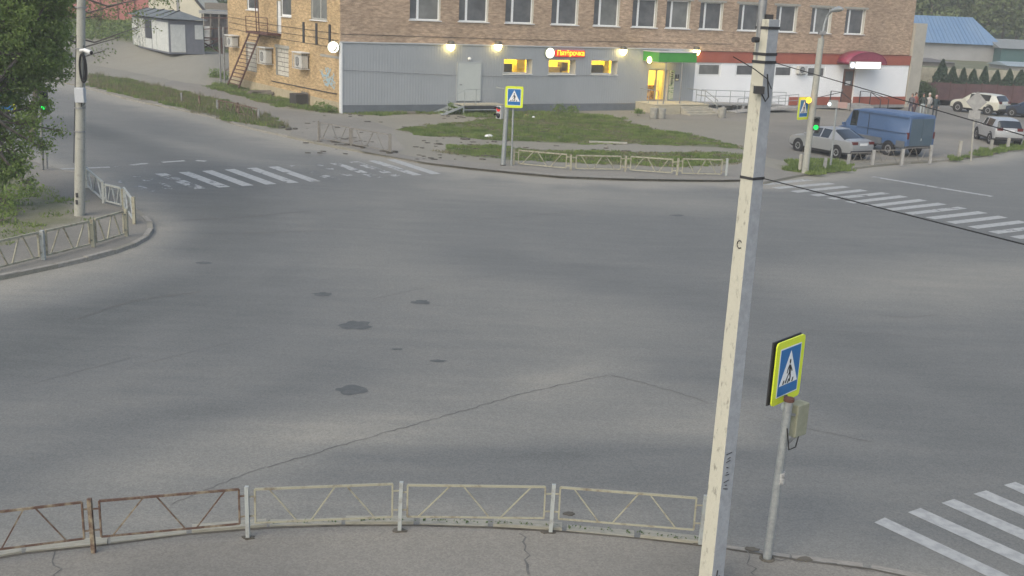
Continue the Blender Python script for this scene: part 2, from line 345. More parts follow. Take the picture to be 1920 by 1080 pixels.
# ground to the horizon
M_ground = attr_mat('yard_ground', [(0.0, (0.085, 0.105, 0.045)), (0.35, (0.135, 0.14, 0.08)), (0.55, (0.20, 0.19, 0.155)), (1.0, (0.25, 0.24, 0.20))], 'bare', 0.35, 6, 0.4, namp=0.6)
def bare_attr(X, Y):
    d = (X - NK[40].x) * _n.x + (Y - NK[40].y) * _n.y
    left = sstep(-20, -24, X) * (0.8 - 0.9 * sstep(103, 107, Y - (X + 32) * -0.55) * 1.0)
    rest = 0.7 * (1 - sstep(-20, -24, X)) * (1 - sstep(104, 106, Y) * 0.5) - 0.6 * sstep(140, 150, Y)
    return left + rest
g = link('ground', grid_mesh('ground', np.concatenate([np.linspace(-600, -75, 12), np.arange(-72, 92, 1.5), np.linspace(95, 600, 12)]), np.concatenate([np.linspace(-200, 0, 5), np.arange(4, 150, 1.0), np.linspace(152, 700, 40)]), terrain, {'bare': bare_attr}, M_ground))
tag(g, kind='structure')

# carriageway
def pxl(pts, z=0): return [G(x, y, z).to_2d() for x, y in pts]
DUST = [(NK, 1.5, 0.95), (LK, 0.8, 0.85), (RK, 1.1, 0.75), (SK, 0.7, 0.6),
        (pxl([(280, 868), (450, 835), (640, 800), (850, 770), (1000, 745), (1150, 735), (1330, 770)]), 1.2, 0.36),
        (pxl([(1000, 720), (1140, 684), (1180, 690)]), 0.5, 0.3), (pxl([(600, 810), (800, 815), (1100, 815), (1350, 800)]), 0.55, 0.3),
        (pxl([(860, 352), (1000, 362), (1150, 372), (1300, 385)]), 2.0, 0.36), (pxl([(1640, 540), (1800, 530), (1950, 520)]), 2.2, 0.50),
        (pxl([(170, 226), (330, 268), (430, 292), (560, 312)]), 0.6, 0.30), (pxl([(620, 470), (900, 560), (1100, 590)]), 1.8, 0.16),
        (pxl([(300, 495), (150, 530), (0, 560)]), 1.0, 0.55), (pxl([(1560, 330), (1760, 312), (1920, 292)]), 1.1, 0.25),
        (pxl([(0, 980), (300, 955), (700, 930), (1100, 940), (1300, 960)]), 0.5, 0.2),
        (pxl([(1400, 880), (1600, 900)]), 0.8, 0.12)]
DARK = [(pxl([(-60, 700), (150, 610), (330, 520), (450, 430), (430, 350), (300, 290), (120, 225)]), 1.9, 0.34),
        (pxl([(250, 800), (420, 640), (560, 500), (640, 400)]), 1.2, 0.12), (pxl([(-50, 900), (300, 800), (640, 700)]), 1.0, 0.22),
        (pxl([(640, 860), (900, 850), (1300, 850), (1700, 880)]), 0.45, 0.22), (pxl([(1950, 780), (1700, 680), (1450, 590), (1200, 540), (900, 480)]), 1.7, 0.18),
        (pxl([(1200, 690), (1500, 730), (1800, 830)]), 0.9, 0.2), (pxl([(1920, 420), (1750, 470), (1500, 480), (1200, 460)]), 1.5, 0.08),
        (pxl([(300, 250), (500, 300), (620, 340)]), 0.8, 0.1)]
def dust_attr(X, Y):
    wob = vnoise(X, Y, 0.5, 1) * 0.7 + vnoise(X, Y, 1.3, 2) * 0.5
    d = np.full(X.shape, 0.42) + (vnoise(X, Y, 0.16, 3) - 0.5) * 0.22
    for L, k_, am in ((SK, .9, .16), (NK, .7, .10), (LK, .8, .12)):      # grit and tyre lanes drawn out along the kerb lines
        q = pdist(X, Y, L); d += am * (vnoise(q * 2.4 * k_, X * .10 + Y * .03, 1, 31) - .5 + .7 * (vnoise(q * 6 * k_, X * .22, 1, 37) - .5)) * np.exp(-q / 7)
    for pl, w, s in DUST: d += .72 * s * np.exp(-(pdist(X, Y, pl) / (w * 1.25 * (0.6 + .7 * wob))) ** 2)
    for pl, w, s in DARK: d -= .85 * s * np.exp(-(pdist(X, Y, pl) / (w * (0.6 + 0.6 * wob))) ** 2)
    return d
M_road = attr_mat('worn_asphalt', [(0.0, (0.092, 0.099, 0.097)), (0.35, (0.138, 0.143, 0.138)), (0.7, (0.190, 0.190, 0.174)), (1.0, (0.255, 0.246, 0.214))], 'dust', 0.35, 16, 0.12, namp=0.26, famp=0.26, streak=0.55)
road = link('road', grid_mesh('road', np.arange(-75, 62.1, 0.4), np.concatenate([np.arange(4, 70, 0.4), np.arange(70, 135, 1.0)]), lambda x, y: np.zeros_like(x), {'dust': dust_attr}, M_road, keep=lambda x, y: (y < 62) | (x < -8 - (y - 60) * 0.4) & ((x - NK[40].x) * _n.x + (y - NK[40].y) * _n.y < 3) | (x > 22) & (y < 66)))
tag(road, kind='structure')

# pavements: raised slabs
def slab(name, poly, z, material, attrs, step=0.5, bbox=None):
    """raised slab: exact outline ring plus tessellated top so the wear can vary"""
    import bmesh
    bm = bmesh.new(); vs = [bm.verts.new((p[0], p[1], z)) for p in poly]; f = bm.faces.new(vs)
    if f.normal.z < 0: f.normal_flip()
    bm.normal_update()
    if bbox:
        x0, x1, y0, y1 = bbox
        for c in np.arange(x0, x1, step): bmesh.ops.bisect_plane(bm, geom=bm.verts[:] + bm.edges[:] + bm.faces[:], plane_co=(c, 0, 0), plane_no=(1, 0, 0))
        for c in np.arange(y0, y1, step): bmesh.ops.bisect_plane(bm, geom=bm.verts[:] + bm.edges[:] + bm.faces[:], plane_co=(0, c, 0), plane_no=(0, 1, 0))
    bmesh.ops.triangulate(bm, faces=[f for f in bm.faces if len(f.verts) > 4])
    for f in bm.faces:
        if f.normal.z < 0: f.normal_flip()
    if z > 0.099 and name in ('far_side_ground', 'left_corner_pavement', 'near_pavement'):      # vertical edge of the slab
        lo = [bm.verts.new((p[0], p[1], z - .2)) for p in poly]; hi = [bm.verts.new((p[0], p[1], z)) for p in poly]
        for i in range(len(poly)): bm.faces.new((lo[i], lo[(i + 1) % len(poly)], hi[(i + 1) % len(poly)], hi[i]))
    me = bpy.data.meshes.new(name); bm.to_mesh(me); bm.free()
    co = np.empty(len(me.vertices) * 3); me.vertices.foreach_get('co', co); X, Y = co[0::3], co[1::3]
    for k, fn in attrs.items():
        a = me.attributes.new(k, 'FLOAT', 'POINT'); a.data.foreach_set('value', fn(X, Y).astype('f'))
    me.materials.append(material); o = link(name, me); tag(o, kind='structure'); return o
def kerb(parent, line, z, w=0.15, material=None, stone=1.0, drop=None, inward=1, h0=-0.05, proud=0.0):
    """row of single kerb stones following the line, each its own piece with an open joint"""
    shared = MB(); shared.box(0, 1, 0, 1, 0, 1); me = shared.mesh('kerb_stone', material or M_kerb); n = 0
    for a, b in zip(line[:-1], line[1:]):
        d = b - a; L = d.length
        if L < 0.3: continue
        o = link('kerb_stone', me, parent); ang = atan2(d.y, d.x); zz = z + proud + random.uniform(-0.02, 0.015)
        if drop and drop(a): zz -= 0.07
        o.location = (a.x, a.y, h0); o.rotation_euler = (0, 0, ang + random.uniform(-0.008, 0.008)); o.scale = (L - random.uniform(0.02, 0.09), w * inward, zz - h0)
        if n % 11 == 7: o.rotation_euler.x = random.uniform(-0.06, 0.06)
        n += 1
def vis(line, lo, hi): return [p for p in line if lo(p) and hi(p)]

M_pave = attr_mat('pavement_asphalt', [(0.0, (0.115, 0.114, 0.104)), (0.5, (0.185, 0.178, 0.158)), (1.0, (0.252, 0.238, 0.205))], 'dust', 0.8, 10, 0.14, namp=0.5, famp=.2)
def off(line, k):
    out = []
    for i, p in enumerate(line):
        d = (line[min(i + 1, len(line) - 1)] - line[max(i - 1, 0)]).normalized(); out.append(p + V((-d.y, d.x)) * k)
    return out
north_line = NK + RK
# bare soil, trodden paths and grass of the far block
LAWN1 = [(745, 243), (790, 236), (840, 231), (880, 228), (960, 219), (1080, 221), (1160, 225), (1230, 242), (1300, 254), (1380, 272), (1402, 281), (1330, 274), (1200, 271), (1100, 270), (1000, 266), (880, 259), (790, 254)]
LAWN2 = [(820, 284), (850, 273), (900, 271), (960, 279), (1100, 284), (1250, 286), (1350, 286), (1402, 289), (1398, 300), (1350, 312), (1250, 313), (1150, 310), (1060, 305), (960, 299), (900, 293), (850, 290)]
LAWN3 = [(168, 140), (240, 150), (320, 168), (400, 186), (470, 206), (545, 238), (520, 243), (440, 228), (350, 205), (260, 184), (168, 160)]
LAWN4 = [(395, 150), (430, 140), (470, 166), (560, 193), (640, 209), (700, 213), (690, 217), (600, 210), (520, 199), (450, 181), (392, 163)]
LAWN5 = [(1466, 313), (1500, 299), (1540, 299), (1600, 310), (1592, 321), (1515, 329)]
LAWN6 = [(1778, 300), (1830, 284), (1900, 269), (1935, 262), (1935, 275), (1880, 284), (1830, 293), (1780, 303)]
LAWN7 = [(640, 206), (820, 210), (960, 207), (1090, 213), (1180, 224), (1100, 226), (960, 224), (830, 214), (700, 216)]
LAWN8 = [(-120, 325), (40, 318), (85, 345), (120, 375), (165, 400), (168, 412), (110, 424), (55, 444), (0, 462), (-120, 490)]
lawns = [[G(x, y, 0.1).to_2d() for x, y in L] for L in (LAWN1, LAWN2, LAWN3, LAWN4, LAWN5, LAWN6, LAWN7, LAWN8)]
def bare_n(X, Y):
    w = (vnoise(X, Y, 0.6, 5) - 0.5) * 0.9 + (vnoise(X, Y, 1.9, 6) - 0.5) * 0.5
    a = np.full(X.shape, 0.74)
    for L in lawns:
        e = L + [L[0]]; d = pdist(X, Y, e); ins = inpoly(X, Y, L); sd = np.where(ins, d, -d)
        a = np.minimum(a, 0.74 - (0.34 if L is lawns[7] else 0.62) * sstep(-0.25, 0.45, sd + w * 0.7))
    return a
poly_n = north_line + [V((86, 110)), V((30, 110)), V((-20, 84)), V((-24, 86))] + [NK[0] + _n * 14]
north = slab('far_side_ground', poly_n, 0.10, M_ground, {'bare': bare_n}, 0.55, (-34, 36, 44, 88))
kerb(north, [p for p in NK if p.y < 95], 0.10, 0.16, M_kerb, inward=1, drop=lambda p: p.y < 48 and 8.6 < p.x or -12 < p.x < -5.5)
kerb(north, [NK[-1]] + [p for p in RK if p.x < 45], 0.10, 0.16, M_kerb, inward=1, drop=lambda p: p.x < 13)
# asphalt footway along the far kerb
fw = [p for p in NK if p.y < 68]
foot_poly = off(fw, 0.17) + [G(1420, 325, .1).to_2d(), G(1405, 300, .1).to_2d(), G(1330, 318, .1).to_2d(), G(1200, 317, .1).to_2d(), G(1060, 312, .1).to_2d(), G(960, 305, .1).to_2d(), G(840, 291, .1).to_2d(), G(760, 268, .1).to_2d(), G(740, 245, .1).to_2d(), G(690, 225, .1).to_2d(), G(620, 214, .1).to_2d(), G(540, 206, .1).to_2d(), G(470, 186, .1).to_2d(), G(420, 172, .1).to_2d(), G(380, 158, .1).to_2d(), G(340, 172, .1).to_2d(), G(420, 194, .1).to_2d(), G(480, 212, .1).to_2d(), G(545, 242, .1).to_2d(), G(560, 252, .1).to_2d(), G(500, 245, .1).to_2d()]
def dust_p(X, Y): return 0.55 + (vnoise(X, Y, 0.25, 8) - 0.5) * 0.5
fwp = slab('footway', foot_poly[len(fw) - 1 - 0:0:-1][::-1] + foot_poly[len(fw):], 0.106, M_pave, {'dust': dust_p}) if False else None
# car park asphalt in front of the right wing
park = [G(x, y, .1).to_2d() for x, y in [(1187, 217), (1300, 226), (1402, 228), (1402, 268), (1440, 296), (1480, 304), (1560, 300), (1700, 299), (1780, 294), (1850, 276), (1935, 256)]] + [V((60, 92)), V((60, 100)), V((33, 92)), G(1690, 205, .1).to_2d()]
slab('car_park', park, 0.106, M_pave, {'dust': dust_p}, 1.0, (10, 60, 48, 100))
path = [G(x, y, .1).to_2d() for x, y in [(620, 262), (700, 276), (770, 293), (850, 301), (960, 309), (1060, 316), (1200, 322), (1330, 323), (1400, 305), (1436, 312), (1500, 327), (1436, 341), (1400, 337), (1340, 337.5), (1250, 336.5), (1150, 334.5), (1050, 330.5), (950, 321.5), (880, 314.5), (800, 305), (735, 293.5), (680, 284)]]
slab('footway', path, 0.107, M_pave, {'dust': dust_p}, 1.0, (-14, 16, 44, 58))
path2 = [G(x, y, .1).to_2d() for x, y in [(385, 158), (450, 182), (520, 202), (600, 213), (680, 222), (735, 240), (745, 262), (760, 280), (735, 290), (680, 281), (600, 266), (545, 252), (548, 240), (480, 211), (420, 195), (350, 174), (300, 160), (330, 148)]]
slab('trodden_path', path2, 0.1065, M_pave, {'dust': lambda X, Y: dust_p(X, Y) + 0.12}, 1.0, (-34, -4, 48, 86))
# left corner pavement
poly_l = LK + [V((-60, 15)), V((-110, 60))]
left = slab('left_corner_pavement', poly_l, 0.10, M_ground, {'bare': bare_n}, 0.5, (-24, -8, 22, 48))
kerb(left, [p for p in LK if p.y < 62], 0.11, 0.16, M_kerb, inward=-1)
lp_poly = off([p for p in LK if p.y < 48], -0.17) + [G(-200, 505, .1).to_2d(), G(0, 462, .1).to_2d(), G(70, 443, .1).to_2d(), G(150, 420, .1).to_2d(), G(160, 400, .1).to_2d(), G(110, 366, .1).to_2d(), G(60, 334, .1).to_2d(), G(20, 312, .1).to_2d()]
slab('left_corner_footway', lp_poly, 0.106, M_pave, {'dust': dust_p}, 1.0, (-24, -8, 22, 48))
# near pavement under the camera
poly_s = SK + [V((20, 2)), V((-20, 2))]
def dust_s(X, Y): return 0.50 + (vnoise(X, Y, 0.5, 9) - 0.5) * 0.35 + 0.12 * np.exp(-(pdist(X, Y, SK) / 0.5) ** 2)
near = slab('near_pavement', poly_s, 0.12, M_pave, {'dust': dust_s}, 0.4, (-9, 9, 8, 15))
kerb(near, [p for p in SK if p.y > 7.5 and p.x < 3.0], 0.12, 0.17, M_kerbpale, inward=1, proud=0.03)
kerb(near, [p for p in SK if p.y > 7.5 and p.x > 2.0], 0.12, 0.17, M_kerb, inward=1, proud=-0.03)

_jl = [p for p in off(SK, -.02) if p.y > 8]
for _i in range(0, len(_jl) - 4, 4):
    _mb = MB(); _vs = []
    for _p, _q in zip(_jl[_i:_i + 5], off(_jl, -.03)[_i:_i + 5]): _vs += [(_p.x, _p.y + .012, .124), (_q.x, _q.y - random.uniform(0, .02), .124)]
    _o = _mb.add(_vs, [(2 * k + 1, 2 * k + 3, 2 * k + 2, 2 * k) for k in range(4)]).build('kerb_joint', M_soil, near)
# ---- markings, cracks and patches lying on the carriageway
PAINT = [paint_mat('road_paint_%d' % i, w, i) for i, w in enumerate((0.22, 0.42, 0.49, 0.56))]
def flat(name, pts, z, material, parent):
    mb = MB(); mb.add([(p[0], p[1], z) for p in pts], [tuple(range(len(pts)))])
    o = mb.build(name, material, parent)
    if o.data.polygons[0].normal.z < 0: o.data.flip_normals()
    return o
# left road crossing
z1 = empty('left_road_crossing'); tag(z1, kind='structure')
s0, s1, e0, e1 = (G(300, 325.5).to_2d(), G(733, 299).to_2d(), G(376, 354).to_2d(), G(818, 326.5).to_2d())
wearA = [2, 1, 0, 0, 1, 1, 3, 3, 2, 2, 1, 0]
for i in range(-2, 12):
    t = i / 11; a = s0.lerp(s1, t); b = e0.lerp(e1, t); dv = (s1 - s0).normalized() * 0.22; de = (e1 - e0).normalized() * 0.22
    w = 3 if i < 0 else wearA[i]
    flat('painted_stripe', [a - dv, a + dv, b + de, b - de], 0.006, PAINT[w], z1)
for (a, b, w) in [((103, 317.5), (206, 313.5), 1), ((215, 313), (300, 307), 3), ((246, 310), (276, 306), 1), ((304, 304.5), (346, 301.5), 0), ((368, 301), (386, 302.5), 1)]:
    p, q = G(*a).to_2d(), G(*b).to_2d(); d = (q - p).normalized(); nn = V((-d.y, d.x)) * 0.14
    flat('stop_line', [p - nn, q - nn, q + nn, p + nn], 0.006, PAINT[w], z1)
# right road crossing
z2 = empty('right_road_crossing'); tag(z2, kind='structure')
R2 = [((1430, 346), (1519, 337)), ((1453, 353), (1560, 344)), ((1488, 360), (1587, 350)), ((1526, 367), (1620, 356.5)), ((1557, 373), (1661, 362)), ((1592, 380), (1695, 368)), ((1629, 387), (1731, 375)), ((1666, 393.5), (1767, 382)), ((1702, 401), (1805, 389.5)), ((1743, 409.5), (1843, 398)), ((1782, 418), (1881, 406.5)), ((1823, 427), (1919, 415.5)), ((1862, 436.5), (1960, 424.5)), ((1903, 446), (2002, 433.5)), ((1945, 456), (2045, 443))]
for i, (a, b) in enumerate(R2):
    p, q = G(*a).to_2d(), G(*b).to_2d(); d = (q - p).normalized(); nn = V((-d.y, d.x)) * 0.205
    flat('painted_stripe', [p - nn, q - nn, q + nn, p + nn], 0.006, PAINT[0 if i % 4 else 1], z2)
p, q = G(1636, 331.5).to_2d(), G(1860, 368.5).to_2d(); d = (q - p).normalized(); nn = V((-d.y, d.x)) * 0.16
flat('stop_line', [p - nn, q - nn, q + nn, p + nn], 0.006, PAINT[1], z2)
# near right crossing
z3 = empty('near_right_crossing'); tag(z3, kind='structure')
R3 = [((1639, 980), (1659, 971), (1887, 1080), (1849, 1080)), ((1702, 961), (1726, 953), (1920, 1041), (1920, 1061)), ((1765, 943.5), (1789, 936), (1920, 996), (1920, 1013)), ((1825, 926.5), (1849, 920), (1920, 952), (1920, 968)), ((1882, 910), (1904, 904), (1940, 920), (1940, 936))]
for i, (a, b, c, dd) in enumerate(R3):
    a, b, c, dd = [G(*k).to_2d() for k in (a, b, c, dd)]; da = (dd - a).normalized(); db = da
    flat('painted_stripe', [a, b, b + db * 4.2, a + da * 4.2], 0.006, PAINT[0], z3)
def ribbon(pts, w, name, material, parent, z=0.005, jag=0.06, zz=0):
    line = smooth_line([G(x, y, zz).to_2d() for x, y in pts], 0.12); mb = MB(); vs = []
    for i, p in enumerate(line):
        d = (line[min(i + 1, len(line) - 1)] - line[max(i - 1, 0)]).normalized(); nn = V((-d.y, d.x)); j = random.uniform(-jag, jag); ww = w * random.uniform(0.4, 1.2)
        vs += [(*(p + nn * (j + ww / 2)), z), (*(p + nn * (j - ww / 2)), z)]
    mb.add(vs, [(2 * i, 2 * i + 1, 2 * i + 3, 2 * i + 2) for i in range(len(line) - 1)])
    o = mb.build(name, material, parent)
    if o.data.polygons[0].normal.z < 0: o.data.flip_normals()
    return o
for pts, w in [([(500, 876), (700, 818), (870, 770), (1010, 731), (1145, 703)], 0.022), ([(1145, 703), (1230, 725), (1330, 755)], 0.02), ([(1390, 770), (1500, 800), (1640, 830)], 0.015), ([(320, 945), (420, 905), (500, 876)], 0.014),
               ([(1640, 590), (1700, 595), (1760, 590)], 0.02), ([(860, 415), (1000, 404), (1090, 396)], 0.035), ([(340, 413), (450, 407), (590, 395)], 0.06), ([(390, 440), (500, 436), (640, 432)], 0.03), ([(140, 600), (250, 565), (390, 545)], 0.04), ([(240, 690), (400, 650), (520, 625)], 0.012), ([(1500, 620), (1640, 625), (1790, 640)], 0.014),
               ([(700, 560), (900, 520), (1100, 500), (1300, 515)], 0.012), ([(1440, 388), (1560, 400), (1700, 428)], 0.025), ([(60, 720), (250, 670)], 0.012)]:
    ribbon(pts, w, 'crack', M_crack, road, jag=0.03)
for (cx, cy, rx, ry) in [(667, 610, 30, 8), (660, 732, 29, 9), (605, 552, 20, 4), (823, 677, 16, 2.5), (745, 655, 12, 1.6), (790, 567, 18, 4), (380, 493, 16, 2.6), (1270, 404, 14, 1.6), (215, 598, 30, 3), (1735, 838, 30, 5)][:8]:
    pts = []
    for k in range(18):
        a = 2 * pi * k / 18; r = 1 + random.uniform(-0.25, 0.2); pts.append(G(cx + rx * cos(a) * r, cy + ry * sin(a) * r).to_2d())
    flat('asphalt_patch', pts, 0.005, M_patch, road)
ribbon([(978, 1000), (990, 1025), (988, 1045), (1002, 1085)], 0.03, 'crack', M_crack, near, z=0.125, zz=0.12)
ribbon([(100, 1035), (103, 1055), (110, 1090)], 0.022, 'crack', M_crack, near, z=0.125, zz=0.12)
ribbon([(1396, 1032), (1400, 1050), (1412, 1065), (1415, 1085)], 0.03, 'crack', M_crack, near, z=0.125, zz=0.12)
ribbon([(1445, 1048), (1540, 1055), (1640, 1075)], 0.02, 'crack', M_crack, near, z=0.125, zz=0.12)
for (x, y, zz, par) in [(1408, 1030, .12, near), (1510, 1049, .12, near), (465, 1008, .12, near), (748, 995, .12, near), (1030, 998, .12, near), (1312, 1021, .12, near), (1068, 964, 0, road)]:  # dark soil clods; those at post bases double as painted contact shadow
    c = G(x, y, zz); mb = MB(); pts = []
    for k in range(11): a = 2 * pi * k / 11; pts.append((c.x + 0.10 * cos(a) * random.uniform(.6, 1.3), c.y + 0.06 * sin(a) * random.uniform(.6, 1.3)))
    mb.prism(pts, zz + 0.003, zz + 0.012); mb.build('dirt_contact_shade', M_soil, par)

# ------------------------------------------------------------------ the long brick building
A = G(638, 212, 0.1); B = G(1692, 201, 0.1); dx = (B - A).to_2d(); BL = dx.length; dx = dx / BL; ANG = atan2(dx.y, dx.x); nrm = V((-dx.y, dx.x))
def Fr(x, y):
    d = ray(x, y); n3 = V((nrm.x, nrm.y, 0)); p = CPOS + d * ((A - CPOS).dot(n3) / d.dot(n3)); return (p - A).to_2d().dot(dx), p.z - 0.1
S2 = G(432, 158, 0.1); sx = (S2 - A).to_2d(); SL = sx.length + 0.2; sx = sx.normalized(); SANG = atan2(sx.y, sx.x)
def Fs(x, y):
    d = ray(x, y); n3 = V((-sx.y, sx.x, 0)); p = CPOS + d * ((A - CPOS).dot(n3) / d.dot(n3)); return (p - A).to_2d().dot(sx), p.z - 0.1
BH = 9.4
bld = empty('brick_building', (A.x, A.y, 0.1), ANG, 'long brick building with a grey clad and a white ground floor', 'building')
M_br = brick_mat('tan_brick', (0.445, 0.325, 0.225), (0.34, 0.24, 0.165), (0.39, 0.32, 0.245), 0)
M_by = brick_mat('yellow_brick', (0.50, 0.36, 0.185), (0.40, 0.275, 0.14), (0.47, 0.38, 0.26), 0)
def wall(x0, x1, z0, z1, holes, yf=lambda x: 0.0, reveal=0.2, xcuts=(), mi=0, front=0.0):
    """wall face in the plane y=yf(x), outward -y, with real openings and reveals"""
    mb = MB(); xs = sorted({x0, x1, *[c for c in xcuts if x0 < c < x1], *[h[0] for h in holes], *[h[1] for h in holes]}); zs = sorted({z0, z1, *[h[2] for h in holes], *[h[3] for h in holes]})
    for i in range(len(xs) - 1):
        for j in range(len(zs) - 1):
            cx = (xs[i] + xs[i + 1]) / 2; cz = (zs[j] + zs[j + 1]) / 2
            if any(h[0] < cx < h[1] and h[2] < cz < h[3] for h in holes): continue
            a, b = yf(xs[i] + 1e-5), yf(xs[i + 1] - 1e-5); mb.quad((xs[i], a, zs[j]), (xs[i + 1], b, zs[j]), (xs[i + 1], b, zs[j + 1]), (xs[i], a, zs[j + 1]), mi)
    for (a, b, c, d) in holes:
        r = reveal
        e = front
        mb.quad((a, e, c), (a, r, c), (b, r, c), (b, e, c), 1); mb.quad((a, r, d), (a, e, d), (b, e, d), (b, r, d), 1)
        mb.quad((a, r, c), (a, e, c), (a, e, d), (a, r, d), 1); mb.quad((b, e, c), (b, r, c), (b, r, d), (b, e, d), 1)
    return mb
M_reveal = mat('plastered_reveal', (0.46, 0.45, 0.40), (0.52, 0.51, 0.46), 4, 0.8)
def window(par, x0, x1, z0, z1, y=0.12, mull=None, transom=None, glass=None, sill=True, name='window', framew=0.07, fm=None):
    fm = fm or M_pvc; mb = MB(); f = framew
    mb.box(x0, x1, y, y + .06, z0, z0 + f); mb.box(x0, x1, y, y + .06, z1 - f, z1); mb.box(x0, x0 + f, y, y + .06, z0 + f, z1 - f); mb.box(x1 - f, x1, y, y + .06, z0 + f, z1 - f)
    w = mb.build(name, fm, par)
    xs = [x0 + f] + ([x0 + (x1 - x0) * q for q in mull] if mull else []) + [x1 - f]
    for q in xs[1:-1]: MB().box(q - 0.075, q + 0.075, y - 0.01, y + 0.05, z0 + f, z1 - f).build('mullion', fm, w)
    for i in range(len(xs) - 1):
        gm = glass[i] if isinstance(glass, (list, tuple)) else (glass or M_glassdark)
        MB().box(xs[i], xs[i + 1], y + .025, y + .035, z0 + f, z1 - f).build('pane', gm, w)
    if transom: MB().box(x0 + f, x1 - f, y - .005, y + .05, z0 + (z1 - z0) * transom - .04, z0 + (z1 - z0) * transom + .04).build('transom', fm, w)
    if sill: MB().box(x0 - 0.08, x1 + 0.08, -0.10, y, z0 - 0.055, z0 - 0.005).build('sill', M_pvc, w)
    return w
wl = [768, 860, 947, 1033, 1112, 1184, 1247, 1310, 1382, 1452, 1518, 1582]
upper = []
for i, x in enumerate(wl):
    t = Fr(x, 40 + i * 2.4)[0]; upper.append((t, t + 2.08, 5.72, 7.62))
wall_h = wall(0, BL, 4.2, BH, upper, reveal=0.33)
wall_h.quad((0, 0.4, BH), (BL, 0.4, BH), (BL, 0, BH), (0, 0, BH)); wall_h.build('wall', [M_br, M_reveal], bld)
for k, (a, b, c, d) in enumerate(upper):
    window(bld, a, b, c, d, y=0.26, mull=(0.3,), glass=[M_glassdark, M_glassdark if k in (2, 3, 8) else (M_glassdark if k % 2 else M_curtain)])
    if k > 5: MB().box(a - .25, b + .25, -.012, 0.10, d + .003, d + .15).build('lintel', M_conc, bld)
# concealed rest of the shell: back, end and roof
SB = Matrix.Rotation(SANG - ANG, 4, 'Z')
bx = SB @ V((SL, 0, 0))
bs = MB(); bs.quad((BL, 0, 0), (BL, 14, 0), (BL, 14, BH), (BL, 0, BH)); bs.quad((BL, 14, 0), (bx.x, bx.y, 0), (bx.x, bx.y, BH), (BL, 14, BH)); bs.build('rear_wall', M_br, bld)
MB().add([(-0.05, -0.25, BH), (BL + .2, -0.25, BH), (BL + .2, 14.2, BH), (bx.x - .3, bx.y + .2, BH), (-0.05, -0.25, BH + .25), (BL + .2, -0.25, BH + .25), (BL + .2, 14.2, BH + .25), (bx.x - .3, bx.y + .2, BH + .25)], [(3, 2, 1, 0), (4, 5, 6, 7), (0, 1, 5, 4), (1, 2, 6, 5), (2, 3, 7, 6), (3, 0, 4, 7)]).build('roof', M_concgrey, bld)
# grey profiled cladding
M_clad = mat('grey_profiled_sheet', (0.29, 0.31, 0.325), (0.315, 0.335, 0.35), 0.5, 0.45, spec=0.4)
M_plinth = mat('dark_grey_plinth_sheet', (0.115, 0.13, 0.145), (0.15, 0.165, 0.18), 1.2, 0.5)
CY = -0.16
lit = []
for (xa, xb) in ((943, 996), (1027, 1077.5), (1107, 1156)): lit.append((Fr(xa, 112)[0], Fr(xb, 112)[0], 2.47, 3.42))
cx1 = Fr(1303, 100)[0]; doorx = (Fr(1212, 160)[0], Fr(1250, 160)[0]); dz0 = 0.62
def rib(x):
    q = (x % 0.19) / 0.19; h = 0.006
    return CY + (0 if q < 0.32 else (-h * (q - 0.32) / 0.12 if q < 0.44 else (-h if q < 0.88 else -h * (1 - q) / 0.12)))
cuts = [k * 0.19 + o for k in range(int(cx1 / 0.19) + 1) for o in (0.0, 0.0608, 0.0836, 0.1672)]
cl = wall(0.06, cx1, 0.5, 4.24, lit + [(doorx[0], doorx[1], 0.5, 2.85)], rib, 0.60, cuts, front=CY - .02); cl.build('profiled_cladding', [M_clad, M_reveal], bld)
MB().box(0.04, cx1, CY - 0.02, -0.002, 0.0, 0.497).build('cladding_plinth', M_plinth, bld)
MB().box(-0.03, cx1 + .02, CY - 0.075, -0.002, 4.24, 4.31).build('cladding_flashing', mat('pale_grey_flashing', (0.42, 0.44, 0.45), None, rough=0.4), bld)
MB().box(-0.05, 0.07, CY - 0.05, 0.06, 0.0, 4.238).build('corner_flashing', M_pvc, bld)
# lit shop interior behind the openings
M_inwall = mat('shop_wall_yellow', (0.86, 0.70, 0.22), None, rough=0.8)
M_inwhite = mat('shop_wall_cream', (0.80, 0.72, 0.48), None, rough=0.8)
M_tube = mat('shop_light', (1, 0.9, 0.6), None, emit=(1.0, 0.76, 0.17), estr=15.0)
i0, i1 = lit[0][0] - 1.2, doorx[1] + 0.5
im = MB(); im.box(i0, i1, 5.2, 5.3, 0.6, 4.1, 0); im.box(i0, i1, 0.62, 5.2, 0.5, 0.6, 1); im.box(i0, i1, 0.62, 5.2, 4.0, 4.1, 1); im.box(i0 - .1, i0, 0.62, 5.2, 0.6, 4.0, 1); im.box(i1, i1 + .1, .62, 5.2, .6, 4.0, 1)
im.build('shop_interior', [M_inwall, M_inwhite], bld)
for k in range(8):
    q = i0 + 0.8 + k * (i1 - i0 - 1.6) / 7; MB().box(q - .5, q + .5, 1.2, 1.6, 3.92, 3.99).build('ceiling_light', M_tube, bld)
    MB().box(q - .5, q + .5, 3.6, 3.9, 3.92, 3.99).build('ceiling_light', M_tube, bld)
